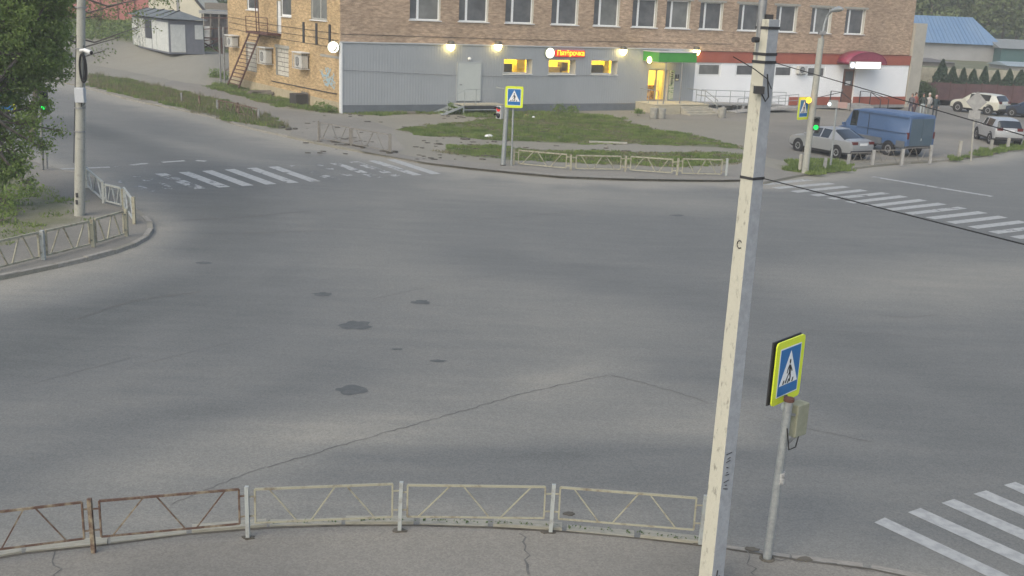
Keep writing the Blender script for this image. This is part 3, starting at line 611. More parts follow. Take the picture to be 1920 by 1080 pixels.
for (xa, w, h, c) in [(lit[0][0] + .45, 0.75, 2.45, (0.10, 0.10, 0.10)), (lit[0][0] + 1.55, 0.6, 2.75, (0.75, 0.6, 0.2)), (lit[1][0] + 0.5, 1.0, 2.3, (0.55, 0.42, 0.2)), (lit[1][0] + 1.65, .5, 2.6, (0.12, 0.11, 0.10)), (lit[2][0] + .3, 1.35, 2.45, (0.10, 0.10, 0.10)), (lit[2][0] + 1.75, .4, 2.8, (0.8, 0.62, 0.12))]:
    s = MB(); s.box(xa, xa + w, 0.9, 1.5, 0.6, 0.6 + h); sh = s.build('shop_shelf', mat('shelf_%.2f' % xa, c, None, rough=0.7), bld)
    for j in range(3): MB().box(xa + .03, xa + w - .03, 0.82, 0.899, h - .1 - j * .35, h + .02 - j * .35).build('stocked_row', mat('goods_%d' % j, ((0.7, 0.5, 0.08), (0.6, 0.2, 0.1), (0.7, 0.65, 0.5))[j], None), sh)
for h in lit:
    w = MB(); a, b, c, d = h; f = .06; y = .50
    w.box(a, b, y, y + .05, c, c + f); w.box(a, b, y, y + .05, d - f, d); w.box(a, a + f, y, y + .05, c + f, d - f); w.box(b - f, b, y, y + .05, c + f, d - f)
    fr = w.build('shop_window', M_pvc, bld); MB().box(a + f, b - f, y + .02, y + .026, c + f, d - f).build('pane', M_shop, fr)
    MB().box(a - .05, b + .05, CY - .07, y, c - .05, c - .003).build('sill', M_pvc, fr)
# service door
sd = (Fr(856, 150)[0], Fr(897.5, 150)[0])
M_door = mat('pale_green_grey_door', (0.46, 0.49, 0.47), (0.43, 0.46, 0.445), 2, 0.5)
dm = MB(); dm.box(sd[0], sd[1], CY - .085, CY + .02, 0.72, 3.12); dr = dm.build('service_door', M_door, bld); MB().box(sd[0] + .12, sd[0] + .28, CY - .13, CY - .086, 1.75, 1.80).build('handle', M_steel, dr)
fr = MB(); fr.box(sd[0] - .07, sd[0] - .002, CY - .095, CY, .72, 3.19); fr.box(sd[1] + .002, sd[1] + .07, CY - .095, CY, .72, 3.19); fr.box(sd[0] - .002, sd[1] + .002, CY - .095, CY, 3.122, 3.19); fr.build('door_frame', mat('door_trim', (0.36, 0.385, 0.39), None, rough=.5), dr)
# shop door, two glazed leaves with the lit shop behind
em = MB(); a, b = doorx; f = .07; y = .1
em.box(a, a + f, y, y + .06, dz0, 2.84); em.box(b - f, b, y, y + .06, dz0, 2.84); em.box(a + f, b - f, y, y + .06, 2.77, 2.84); em.box((a + b) / 2 - .06, (a + b) / 2 + .06, y, y + .06, dz0, 2.77); em.box(a + f, b - f, y, y + .06, dz0, dz0 + .1)
ed = em.build('shop_door', mat('door_frame_grey', (0.30, 0.30, 0.29), None, rough=.4), bld)
MB().box(a + f, b - f, y + .02, y + .026, dz0 + .1, 2.77).build('pane', M_shop, ed)
for q in (-.16, .16): MB().tube([((a + b) / 2 + q, y - .05, 1.4), ((a + b) / 2 + q, y - .05, 2.1)], .02).build('handle', M_steel, ed)
MB().box(a - .1, b + .1, 1.4, 1.7, 0.6, 1.6).build('shop_shelf', mat('crate_stack', (0.6, 0.4, 0.12), (0.2, .1, .05), 6, .7, contrast=(.48, .52)), bld)
# advertising strip leaf beside the door
st = Fr(1250, 160)[0] + .06
MB().box(st, st + .42, CY - .05, CY - .03, .75, 2.8).build('opening_hours_panel', mat('hours_panel', (0.55, 0.55, 0.42), (0.18, 0.30, 0.12), 5, .5, contrast=(.5, .56), stretch=(1, 1, 2)), bld)
for k in range(7): MB().box(st + .12, st + .30, CY - .054, CY - .0505, 2.6 - k * .13, 2.68 - k * .13).build('lettering_mark', M_dark, bld)
for (za, zb, wdt) in ((2.28, 2.52, .34), (2.05, 2.26, .34)):
    q = Fr(1254, 145)[0]
    pl = MB().box(q + .42, q + .42 + wdt, CY - .045, CY - .025, za, zb).build('notice_plate', mat('notice_dark', (0.06, 0.06, 0.06), None), bld)
    if zb < 2.27: MB().box(q + .46, q + .38 + wdt, CY - .049, CY - .0455, za + .05, zb - .05).build('notice_field', M_inwhite, pl)
    else: MB().box(q + .57, q + .61, CY - .049, CY - .0455, za, zb).build('notice_gap', M_clad, pl)
# green canopy over the shop door
M_green = mat('green_canopy_sheet', (0.05, 0.27, 0.045), (0.065, 0.31, 0.055), 1.5, 0.4)
ga = Fr(1203, 105)[0]; gb = Fr(1291, 105)[0]; gd = 2.1
gb2 = gb - 1.05; cm = MB()
cm.box(ga, gb2 + .2, -gd, CY - .03, 3.48, 4.12); can = cm.build('entrance_canopy', M_green, bld)
MB().box(ga - .05, gb2 + .25, -gd - .05, CY - .03, 4.123, 4.17).build('canopy_cap', mat('canopy_cap_grey', (.5, .52, .52), None, rough=.4), can)
MB().box(ga + .05, gb2 + .1, -gd + .1, CY - .03, 3.44, 3.477).build('canopy_soffit', M_white, can)
MB().box(doorx[0] + .1, doorx[1] - .1, -.75, -.55, 3.40, 3.438).build('soffit_lamp', mat('soffit_light', (1, .9, .6), None, emit=(1.0, .70, .18), estr=8.0), can)
MB().box(cx1 - 2.5, cx1 - .05, CY - .08, CY - .03, 4.0, 4.235).build('cladding_upstand', mat('pale_grey_flashing', (.4, .4, .4)), bld)
# white wing: red band, plaster, red plinth
M_whitew = mat('white_plaster', (0.86, 0.87, 0.87), (0.81, 0.82, 0.82), 0.6, 0.85, detail=6)
M_redband = mat('red_band_sheet', (0.36, 0.105, 0.065), (0.30, 0.085, 0.055), 1.0, 0.5)
WY = -0.12
whol = []
for (xa, xb, za, zb) in ((1306, 1350, 2.38, 3.38), (1377, 1421, 2.38, 3.36), (1450, 1484, 2.36, 3.26), (1511, 1546, 2.34, 3.24)):
    whol.append((Fr(xa, 130)[0], Fr(xb, 130)[0], za, zb))
bdoor = (Fr(1578, 150)[0], Fr(1601, 150)[0])
px0 = Fr(1477, 190)[0]
wall(cx1 + .03, BL, 0.1, 3.36 + .02, [h for h in whol if h[3] < 3.38] + [(bdoor[0], bdoor[1], .1, 3.05)] + [(h[0], h[1], h[2], 3.37) for h in whol if h[3] >= 3.38], lambda x: WY, 0.3, front=WY).build('plaster_wall', [M_whitew, M_whitew], bld)
MB().box(cx1 + .03, BL + .03, WY - .06, -.002, 3.385, 4.1).build('red_band', M_redband, bld)
MB().box(cx1 + .03, BL + .05, WY - .09, -.002, 4.103, 4.15).build('band_flashing', M_redband, bld)
mb = MB(); mb.box(px0, bdoor[0] - .02, WY - .05, -.002, .25, .88); mb.box(bdoor[1] + .02, BL + .03, WY - .05, -.002, .25, .88); mb.build('red_plinth', M_redband, bld)
mb = MB(); mb.box(cx1 + .03, bdoor[0] - .02, WY - .03, -.002, 0, .247); mb.box(bdoor[1] + .02, BL + .02, WY - .03, -.002, 0, .247); mb.build('concrete_plinth', M_concgrey, bld)
for k, h in enumerate(whol):
    window(bld, h[0], h[1], h[2], min(h[3], 3.37), y=-.09, mull=(.62,) if k == 3 else None, glass=[M_curtain, M_glassdark, M_glassdark, M_glassdark][k] if k != 3 else M_glassdark, framew=.16)
bd = MB().box(bdoor[0] + .02, bdoor[1] - .02, .02, .10, .30, 3.03).build('brown_door', mat('brown_wood_door', (0.16, 0.075, 0.05), (0.21, 0.10, 0.07), 4, .6), bld)
MB().box(bdoor[0] + .35, bdoor[1] - .15, .0, .019, 1.75, 2.85).build('pane', M_glassdark, bd); MB().box(bdoor[0] + .45, bdoor[1] - .35, -.008, -.001, 1.78, 2.1).build('paper_notice', M_white, bd)
MB().box(bdoor[0] + .12, bdoor[0] + .2, -.06, .019, 1.3, 1.5).build('handle', M_steel, bd)
# end pier
MB().box(BL + .06, BL + 1.35, -.25, 8, 0, 6.75).build('end_pier', mat('beige_render', (0.36, 0.34, 0.29), (0.42, 0.40, 0.34), 1.5, .9), bld)
# curved maroon canopy over the brown door
M_maroon = mat('maroon_canopy', (0.22, 0.035, 0.065), (0.27, 0.05, 0.085), 2, .35)
ca, cb_ = Fr(1566, 110)[0], Fr(1655, 110)[0]; mb = MB(); N = 14; vs = []
wv = (cb_ - ca)
for k in range(N + 1):
    a = pi * k / N; X = ca + wv * .4 - cos(a) * wv * .40; Z = 3.55 + sin(a) * .95
    vs += [(X, -1.5, Z - .05), (X, WY - .08, Z)]
mb.add(vs, [(2 * k, 2 * k + 2, 2 * k + 3, 2 * k + 1) for k in range(N)]); n0 = MB()
mc = mb.build('arched_canopy', M_maroon, bld, smooth=60); so = mc.modifiers.new('thick', 'SOLIDIFY'); so.thickness = .04
ends = MB(); ends.add([(ca + wv * .4 - cos(pi * k / N) * wv * .385, -1.46, 3.50 + sin(pi * k / N) * .90) for k in range(N + 1)], [tuple(range(N + 1))]); ends.build('canopy_front', M_maroon, mc)

# ---- yellow brick side wall
side = empty('yellow_brick_wing', (A.x, A.y, 0.1), SANG, 'yellow brick end wall of the long building with a fire stair', 'building')
# local x runs back along the wall, outward is +y
def svx(px, py): return Fs(px, py)
sw = []
for (xa, xb, zb, wd) in ((463, 485, 5.75, 2), (526, 546, 5.5, 2), (583, 613, 5.45, 2)):
    t0, t1 = Fs(xb, 10)[0], Fs(xa, 10)[0]; sw.append((t0, t1, zb, zb + 1.8))
blocked = [(Fs(481, 100)[0], Fs(461, 100)[0], 1.35, 3.25), (Fs(541, 110)[0], Fs(517, 110)[0], 1.5, 3.35)]
dtop = (Fs(527, 30)[0], Fs(519, 30)[0], 4.3, 6.5)
wm = wall(0, SL, 0.0, BH, sw + blocked + [dtop], lambda x: 0.0, .22)
wm.v = [(x, -y, z) for x, y, z in wm.v]; wm.f = [tuple(reversed(f)) for f in wm.f]
wm.build('wall', [M_by, M_conc], side)
def mir(o):
    for v in o.data.vertices: v.co.y = -v.co.y
    o.data.flip_normals()
    for c in o.children: mir(c)
for k, h in enumerate(sw):
    w = window(side, *h, y=.08, mull=(.45,) if k == 2 else None, glass=M_curtain if k == 2 else M_glassdark, framew=.12, fm=mat('old_grey_window_paint', (.36, .36, .33), (.28, .28, .26), 6, .7) if k == 2 else M_pvc); mir(w)
MB().box(dtop[0] + .03, dtop[1] - .03, -.14, -.08, dtop[2], dtop[3] - .02).build('upper_door', M_white, side)
M_block = mat('aerated_block', (0.55, 0.53, 0.46), (0.46, 0.44, 0.38), 5, .9)
for (a, b, c, d) in blocked:
    bl = MB().box(a, b, -.2, -.16, c, d).build('blocked_opening', mat('block_mortar', (.12, .11, .10), None), side)
    rows = 6; hh = (d - c) / rows
    for r in range(rows):
        q = a + .02; k = 0
        while q < b - .1:
            L = min((.62 if (r + k) % 2 else .45), b - .02 - q); MB().box(q, q + L - .04, -.159, -.11 - random.uniform(0, .02), c + r * hh + .02, c + (r + 1) * hh - .025).build('block', M_block, bl); q += L; k += 1
    MB().box(a - .15, b + .15, -.10, .012, d + .003, d + .22).build('lintel', M_conc, side)
MB().box(Fs(637, 110)[0], Fs(601, 101)[0], .003, .02, 3.25, 3.4).build('lintel', M_conc, side)
MB().box(.1, SL, .003, .05, -.05, .62).build('plinth', mat('yellow_plinth_render', (.34, .29, .19), (.42, .36, .25), 2.5, .9), side)
MB().tube([(Fs(632, 175)[0], .04, 1.12), (Fs(575, 160)[0], .04, 1.06), (Fs(510, 144)[0], .04, 1.0)], .03).build('pipe', M_dark, side)
for (xx, za, zb) in ((570, 3.95, 5.25), (594, 3.95, 5.25), (619, 4.0, 5.25)):
    t = Fs(xx, 60)[0]; MB().box(t - .14, t + .14, .003, .06, za, zb).build('wall_strip', M_dark, side)
# blue graffiti, thin paint on the bricks
mb = MB(); t0, t1 = Fs(624, 155)[0], Fs(602, 150)[0]
gr_ = random.Random(12)
for k in range(16):
    c0 = V((gr_.uniform(t0, t1), .03, gr_.uniform(1.45, 2.35))); mb.tube([c0 + V((gr_.uniform(-.45, .45), 0, gr_.uniform(-.3, .3))) for _ in range(4)], [.05, .065, .06, .03], 4)
for v_i in range(len(mb.v)): mb.v[v_i] = (mb.v[v_i][0], .004 + (mb.v[v_i][1] - .03) * .1 + .004, mb.v[v_i][2])
mb.build('graffiti', mat('graffiti_blue', (.24, .40, .50), (.36, .42, .40), 4, .8), side)
mb = MB()
for k in range(3): z = (4.85, 4.0, 4.45)[k]; mb.tube([(.2, .03, z - .1), (SL * .5, .03, z - .02 * k), (SL - .3, .03, z + .25)], .014, 5)
mb.build('wall_cable', M_cable, side)
# wires on the brick front
mb = MB(); mb.tube([(0.1, CY - .06, 2.62), (6, CY - .06, 2.40), (12, CY - .06, 2.26), (20, CY - .06, 2.5)], .012, 5); mb.build('wall_cable', mat('grey_cable', (.16, .17, .18), None), bld)
mb = MB(); mb.tube([(0.05, -.03, 4.75), (12, -.03, 4.68), (30, -.03, 4.72)], .012, 5); mb.build('wall_cable', M_cable, bld)

SM = Matrix.Translation((A.x, A.y, .1)) @ Matrix.Rotation(SANG, 4, 'Z')
BM_ = Matrix.Translation((A.x, A.y, .1)) @ Matrix.Rotation(ANG, 4, 'Z')
# fire stair: things fixed to the wing
fs = empty('fire_stair', SM @ V((Fs(452, 165)[0], .8, 0)), SANG, 'rusty brown steel fire stair leaning up the yellow brick wall', 'stair')
FI = fs.matrix_basis.inverted() @ SM
def sp(px, py, y): t, z = Fs(px, py); return V((t, y, max(z, 0)))
lb0, lb1, lt0, lt1 = V((Fs(443, 160)[0], .7, 0)), V((Fs(464, 165)[0], .7, 0)), V((Fs(486, 50)[0], .7, 4.25)), V((Fs(506, 52)[0], .7, 4.25))
lb0 = FI @ lb0; lb1 = FI @ lb1; lt0 = FI @ lt0; lt1 = FI @ lt1
# stringers one behind the other (near the wall and away from it)
for oy in (0.0, -.65):
    pass
mbs = MB(); mbs.bar(lb0, lt0, .05, .16); mbs.build('stringer', M_brown, fs); mbs = MB(); mbs.bar(lb1, lt1, .05, .16); mbs.build('stringer', M_brown, fs)
tread = None
for k in range(1, 15):
    q = k / 15; MB().bar(lb0.lerp(lt0, q), lb1.lerp(lt1, q), .18, .03).build('tread', M_brown, fs)
la = FI @ V((Fs(527, 50)[0], 0, 4.2)); lz = FI @ V((Fs(486, 50)[0], 0, 4.2))
MB().box(min(la.x, lz.x), max(la.x, lz.x), la.y, la.y + 1.0, 4.18, 4.33).build('landing', M_brown, fs)
rl = MB(); xx0, xx1 = min(la.x, lz.x), max(la.x, lz.x)
for zz in (4.33 + .5, 4.33 + 1.0): rl.bar((xx0, la.y + .97, zz), (xx1, la.y + .97, zz), .04)
for q in (0, .5, 1): rl.bar((xx0 + (xx1 - xx0) * q, la.y + .97, 4.33), (xx0 + (xx1 - xx0) * q, la.y + .97, 5.35), .04)
rl.build('railing', M_brown, fs)
up = MB(); ux = xx0 + (xx1 - xx0) * .45
for q in (0, .55): up.bar((ux + q, la.y + .85, 4.33), (ux + q + .4, la.y + .85, 9.0), .05)
for k in range(12): up.bar((ux + .03 * k, la.y + .85, 4.6 + k * .35), (ux + .55 + .03 * k, la.y + .85, 4.6 + k * .35), .03)
up.build('upper_ladder', M_brown, fs)

# wall lamps
M_lamp = mat('lamp_glow', (1, .95, .8), None, emit=(1.0, .74, .25), estr=7.0)
def wall_lamp(t, z, y, label, size=.27):
    o = empty('wall_lamp', BM_ @ V((t, y, z)), ANG, label, 'lamp', 'lamps on the shop front')
    MB().box(-.10, .10, -.10, .0, .10, .2).build('bracket', M_dark, o)
    MB().lathe([(.001, .2), (size * .6, .16), (size * .95, .02), (size, -.05), (size * .97, -.05), (size * .85, .0)], 18, (0, -.22, 0.02)).build('housing', mat('lamp_housing', (.12, .11, .08), None, rough=.4), o, smooth=40)
    pr = [(size * .92 * cos(a), -.05 - size * 1.5 * sin(a)) for a in np.linspace(0, pi / 2 - .02, 8)]
    MB().lathe(pr, 18, (0, -.22, 0.02)).build('globe', M_lamp, o, smooth=60)
    return o
for px, py, lb in ((841, 88, 'glowing wall lamp on the grey cladding left of the service door lamp light'), (929, 88, 'glowing wall lamp above and left of the first lit shop window'), (1163, 97, 'glowing wall lamp between the third lit window and the green canopy'), (1300, 98, 'glowing wall lamp where grey cladding meets the red band')):
    t, z = Fr(px, py - 3); wall_lamp(t, z + .1, CY - .02, {841: 'glowing wall lamp high above and left of the pale service door'}.get(px, lb))
cl_ = empty('canopy_lamp', BM_ @ V((ga + .1, -1.0, 3.55)), ANG, 'round glowing lamp on the left side of the green canopy', 'lamp')
MB().lathe([(.001, -.02), (.27, -.02), (.27, .06), (.2, .1), (.001, .1)], 20, M=Matrix.Rotation(-pi / 2, 4, 'Y') @ Matrix.Rotation(0, 4, 'X')).build('housing', mat('lamp_housing', (.1, .1, .1)), cl_)
MB().lathe([(.23, 0), (.2, .08), (.1, .13), (.001, .14)], 20, (-.08, 0, 0), M=Matrix.Rotation(-pi / 2, 4, 'Y')).build('globe', M_lamp, cl_, smooth=60)
so_ = empty('door_lamp', BM_ @ V((Fr(877.5, 115)[0], CY - .03, 3.40)), ANG, 'small white round lamp above the pale service door', 'lamp')
MB().lathe([(.001, 0), (.11, 0), (.11, .05), (.08, .12), (.001, .14)], 14, M=Matrix.Rotation(pi / 2, 4, 'X')).build('globe', mat('white_glass', (.75, .76, .76), None, rough=.3), so_, smooth=40)
# signs
M_signwhite = mat('sign_white_light', (1, 1, .95), None, emit=(1.0, .97, .74), estr=.62)
M_signred = mat('sign_red_light', (.6, .03, .02), None, emit=(.80, .045, .02), estr=.28)
M_signyel = mat('sign_yellow_light', (.9, .7, .05), None, emit=(1.0, .62, .03), estr=.55)
t, z = Fr(1065, 100); tt0 = Fr(1038, 100)[0]; tt1 = Fr(1092, 100)[0]
sg = empty('shop_sign', BM_ @ V(((tt0 + tt1) / 2, CY - .03, z)), ANG, 'lit red shop sign with yellow letters reading Пятёрочка', 'sign')
MB().box(-(tt1 - tt0) / 2, (tt1 - tt0) / 2, -.14, 0, -.21, .21).build('sign_box', M_signred, sg, bevel=.02)
te = text_mesh('Пятёрочка', .50, .012, 'sign_letters'); te.materials.append(M_signyel)
wmax = max(v.co.x for v in te.vertices) - min(v.co.x for v in te.vertices); lt = link('sign_letters', te, sg); lt.rotation_euler = (pi / 2, 0, 0); lt.location = (0.02, -.155, .015); lt.scale = ((tt1 - tt0 - .16) / wmax, .92, 1)
def round_sign(name, loc, rz, r, label, mark):
    o = empty(name, loc, rz, label, 'sign'); R = Matrix.Rotation(pi / 2, 4, 'X')
    MB().lathe([(.001, 0), (r, 0), (r, .13), (r * .93, .131)], 28, M=R).build('casing', mat('green_sign_casing', (.16, .20, .12), None, rough=.5), o, smooth=40)
    MB().lathe([(r * .93, .12), (r * .93, .135), (.001, .14)], 28, M=R).build('light_face', M_signwhite, o)
    if mark:
        mb = MB(); mb.tube([(r * .5 * cos(a), -.15, r * .5 * sin(a) - .03) for a in np.linspace(-1.6, .5, 9)], .045, 6); mb.build('curved_mark', mat('mark_grey', (.25, .25, .22), None), o)
    return o
t, z = Fr(1027, 99); round_sign('round_sign', BM_ @ V((t, CY - .03, z)), ANG, .36, 'round white glowing sign left of the red shop sign', False)
rsp = P(627, 88, (A.y + .2)); rs = round_sign('round_sign', (rsp.x, rsp.y - .25, rsp.z), 0.0, .36, 'round white glowing sign on the corner of the yellow brick wall', True)
MB().bar((0, .0, 0), (.05, .55, 0), .06).build('bracket', M_dark, rs)
ta, tb = Fr(1564, 118)[0], Fr(1626, 118)[0]; t, z = Fr(1595, 118)
ws = empty('white_lit_sign', BM_ @ V(((ta + tb) / 2, -1.56, z - .08)), ANG, 'bright white lit sign under the maroon arched canopy', 'sign')
Ls = (tb - ta) * .95; x = -Ls / 2
MB().box(-Ls / 2, Ls / 2, -.02, .04, -.30, .28).build('back_panel', mat('sign_back', (.30, .29, .26), None), ws)
MB().lathe([(.001, .06), (.22, .06), (.22, 0)], 18, (-Ls / 2 + .28, -.02, 0), M=Matrix.Rotation(pi / 2, 4, 'X')).build('round_emblem', mat('emblem_light', (.8, .85, 1), None, emit=(.70, .82, 1.0), estr=.55), ws)
for k in range(5):
    q = -Ls / 2 + .62 + k * (Ls - .7) / 5; MB().box(q, q + (Ls - .7) / 5 - .05, -.09, -.021, -.25, .24).build('lit_letter', mat('white_letter_light', (1, 1, 1), None, emit=(1, .98, .90), estr=.75), ws, bevel=.05)

# air conditioners
M_acw = mat('ac_white', (.58, .58, .55), (.48, .48, .45), 6, .5)
def aircon(loc, rz, w, h, d, label, caged):
    o = empty('air_conditioner', loc, rz, label, 'air conditioner', 'air conditioners on the walls')
    MB().box(-w * .42, w * .42, -d * .85, -d * .12, h * .06, h * .84).build('casing', M_acw, o, bevel=.02)
    MB().lathe([(h * .30, 0), (h * .30, .02), (h * .24, .02)], 18, (-w * .08, -d * .85, h * .46), M=Matrix.Rotation(pi / 2, 4, 'X')).build('fan_ring', M_dark, o)
    MB().lathe([(h * .24, .008), (.001, .008)], 18, (-w * .08, -d * .85, h * .46), M=Matrix.Rotation(pi / 2, 4, 'X')).build('fan_grille', M_steel, o)
    mb = MB(); mb.box(-w * .3, -w * .25, -d * .8, 0, -.03, h * .055); mb.box(w * .25, w * .3, -d * .8, 0, -.03, h * .055); mb.build('bracket', M_steel, o)
    if caged:
        c = MB()
        for x in (-w / 2, w / 2):
            for z in (0, h): c.bar((x, -d, z), (x, 0, z), .035)
            c.bar((x, -d, 0), (x, -d, h), .035)
            for k in range(1, 4): c.bar((x, -d * k / 4, 0), (x, -d * k / 4, h), .014)
        for z in (0, h): c.bar((-w / 2, -d, z), (w / 2, -d, z), .035)
        for k in range(1, 8): c.bar((-w / 2 + w * k / 8, -d, 0), (-w / 2 + w * k / 8, -d, h), .014)
        c.build('cage', mat('cage_paint', (.55, .54, .50), None, rough=.6), o)
        MB().box(-w / 2 - .05, w / 2 + .05, -d - .05, 0, h + .02, h + .06).build('cage_roof', M_white, o)
for px0_, px1_, z0_, z1_, lb in ((429, 449, 2.95, 3.75, 'caged air conditioner highest and farthest left on the yellow wall'), (489, 512, 2.15, 3.25, 'caged air conditioner between the two blocked openings of the yellow wall'), (554, 580, 2.3, 3.3, 'caged air conditioner on the yellow wall right of the blocked openings')):
    ta_, tb_ = Fs(px1_, 95)[0], Fs(px0_, 95)[0]; w_ = (tb_ - ta_) * .62
    aircon(SM @ V(((ta_ + tb_) / 2 - .55, .01, z0_)), SANG + pi, w_, z1_ - z0_, .6, lb, True)
t, z = Fr(1498, 130); aircon(BM_ @ V((t, WY - .01, z - .35)), ANG, 1.0, .75, .4, 'small white air conditioner between two windows of the white wing', False)

# service stair with platform
ss = empty('service_stair', BM_ @ V((Fr(880, 195)[0], CY - .9, 0)), ANG, 'grey steel stair and platform below the pale service door', 'stair')
M_stair = mat('pale_steel_paint', (.36, .39, .385), (.28, .30, .295), 5, .6)
pw0, pw1 = -1.25, 1.75; pz = .62
MB().box(pw0, pw1, -.65, .66, pz - .06, pz).build('platform', mat('platform_plank', (.40, .38, .30), (.32, .30, .24), 3, .8), ss)
for x in (pw0 + .05, pw1 - .05):
    for y in (-.6, .58): MB().bar((x, y, -.02), (x, y, pz - .06), .07).build('leg', M_stair, ss)
MB().bar((pw0, -.6, .3), (pw1, -.6, .3), .05).build('stretcher', M_stair, ss)
for k in range(4): MB().box(pw0 - .30 - k * .36, pw0 + .02 - k * .36, -.62, .62, pz - .16 - k * .15, pz - .12 - k * .15).build('tread', M_stair, ss)
for y in (-.64, .64): MB().bar((pw0, y, pz - .1), (pw0 - 1.5, y, -.02), .05, .14).build('stringer', M_stair, ss)
rl = MB()
rl.bar((pw1 - .05, -.62, pz), (pw1 - .05, -.62, pz + 1.0), .04); rl.bar((pw0 + .9, -.62, pz), (pw0 + .9, -.62, pz + 1.0), .04); rl.bar((pw0 + .1, -.62, pz), (pw0 + .1, -.62, pz + .95), .035)
rl.bar((pw0 + .1, -.62, pz + .95), (pw1 - .05, -.62, pz + 1.0), .04); rl.bar((pw1 - .05, -.62, pz + 1.0), (pw1 - .05, .62, pz + 1.0), .05); rl.bar((pw0 + .1, -.62, pz + .95), (pw0 - 1.1, -.62, .95), .035); rl.bar((pw0 - 1.1, -.62, .15), (pw0 - 1.1, -.62, .95), .035)
rl.build('handrail', M_stair, ss)

# shop entrance platform, steps, rails, ramp
M_beige = mat('beige_step_render', (.44, .40, .29), (.36, .33, .25), 2.2, .85, bump=.15)
e0 = Fr(1188, 205)[0]; e1 = e0 + 4.6
es = empty('entrance_platform', BM_ @ V((e0, CY - .02, 0)), ANG, 'beige entrance platform with steps below the green canopy', 'steps')
W_ = e1 - e0
MB().box(0, W_, -2.4, -.002, 0, .60).build('landing', M_beige, es, bevel=.02)
MB().box(-.03, W_ + .03, -2.45, 0, .603, .64).build('landing_cap', mat('beige_cap', (.50, .46, .35), None, rough=.8), es)
MB().box(.0, 1.9, -2.75, -2.47, 0, .56).build('side_block', M_beige, es)
for k in range(4): MB().box(1.95, W_ - .25, -2.46 - .34 * (k + 1), -2.462 - .34 * k, 0, .50 - k * .125).build('step', mat('grey_beige_step', (.40, .375, .30), (.30, .285, .24), 3, .85), es, bevel=.015)
MB().box(W_ - .22, W_ + .02, -3.9, -2.47, 0, .42).build('cheek_wall', M_concgrey, es)
for x in (0.35, 1.75): MB().tube([(x + .6, -2.0, .64), (x + .6, -2.0, 3.48)], .05, 10).build('canopy_post', M_steel, es)
er = empty('entrance_handrail', BM_ @ V((e0, CY - .02, 0)), ANG, 'grey tubular handrails of the shop entrance steps', 'railing')
for (x, ya) in ((.25, 0), (W_ - .3, 0)):
    r_ = MB()
    for y in ((-2.3, -1.2, -.3) if x < 1 else (-2.3, -1.3)): r_.tube([(x, y, .64), (x, y, 1.55)], .025, 6)
    r_.tube([(x, -.2, 1.55), (x, -2.35, 1.55)], .03, 6)
    if x > 1:
        for dz_ in (0, -.35): r_.tube([(x, -1.3, 1.55 + dz_), (x, -2.35, 1.55 + dz_), (x, -3.75, 1.02 + dz_)], .03, 6)
        r_.tube([(x, -3.7, .42), (x, -3.7, 1.02)], .025, 6)
    r_.build('rail', M_galv, er)
rp0, rp1 = e1 + .1, Fr(1420, 190)[0] + 1.5
ra = empty('access_ramp', BM_ @ V((rp0, WY - .06, 0)), ANG, 'long grey access ramp with tube railing along the white wall', 'ramp')
RL_ = rp1 - rp0; mb = MB(); mb.add([(0, -1.3, .5), (RL_, -1.3, .32), (RL_, -.05, .32), (0, -.05, .5), (0, -1.3, .62), (RL_, -1.3, .42), (RL_, -.05, .42), (0, -.05, .62)], [(3, 2, 1, 0), (4, 5, 6, 7), (0, 1, 5, 4), (1, 2, 6, 5), (2, 3, 7, 6), (3, 0, 4, 7)]); mb.build('upper_flight', M_concgrey, ra)
mb = MB(); mb.add([(2.2, -2.7, .02), (RL_, -2.7, .28), (RL_, -1.4, .28), (2.2, -1.4, .02), (2.2, -2.7, .06), (RL_, -2.7, .40), (RL_, -1.4, .40), (2.2, -1.4, .06)], [(3, 2, 1, 0), (4, 5, 6, 7), (0, 1, 5, 4), (1, 2, 6, 5), (2, 3, 7, 6), (3, 0, 4, 7)]); mb.build('lower_flight', M_concgrey, ra)
for k in range(5):
    for y in (-1.2, -.2): MB().box(.3 + k * (RL_ - .6) / 4 - .1, .3 + k * (RL_ - .6) / 4 + .1, y - .1, y + .1, -.02, .4).build('support', M_concgrey, ra)
for y, z0_, z1_ in ((-1.28, .62, .42), (-2.65, .1, .40)):
    r_ = MB(); xs0 = 0.05 if y > -2 else 2.3
    for k in range(7):
        q = k / 6; x = xs0 + (RL_ - xs0 - .05) * q; zz = z0_ + (z1_ - z0_) * q; r_.tube([(x, y, zz - .05), (x, y, zz + .92)], .022, 6)
    for hgt in (.5, .92): r_.tube([(xs0, y, z0_ + hgt), (RL_ - .05, y, z1_ + hgt)], .026, 6)
    r_.build('railing', M_galv, ra)
# brown door steps
bs_ = empty('brown_door_steps', BM_ @ V(((bdoor[0] + bdoor[1]) / 2, WY - .06, 0)), ANG, 'grey concrete steps with dark rails below the brown door', 'steps')
MB().box(-1.0, 1.3, -1.3, -.002, 0, .40).build('landing', M_concgrey, bs_)
for k in range(2): MB().box(-1.0, 1.3, -1.3 - .33 * (k + 1), -1.302 - .33 * k, 0, .27 - k * .13).build('step', M_concgrey, bs_)
for x in (1.25, -1.9):
    r_ = MB()
    for y in (-.1, -1.2): r_.bar((x, y, 0), (x, y, 1.35), .05)
    r_.bar((x, -.1, 1.35), (x, -1.2, 1.35), .045); r_.bar((x, -1.2, 1.35), (x, -2.3, .85), .045); r_.bar((x, -2.3, 0), (x, -2.3, .85), .045)
    xe = 3.3 if x > 0 else -5.2; r_.bar((x, -1.2, 1.35), (xe, -1.2, .8), .045); r_.bar((xe, -1.2, 0), (xe, -1.2, .8), .045); r_.build('railing', M_dark, bs_)
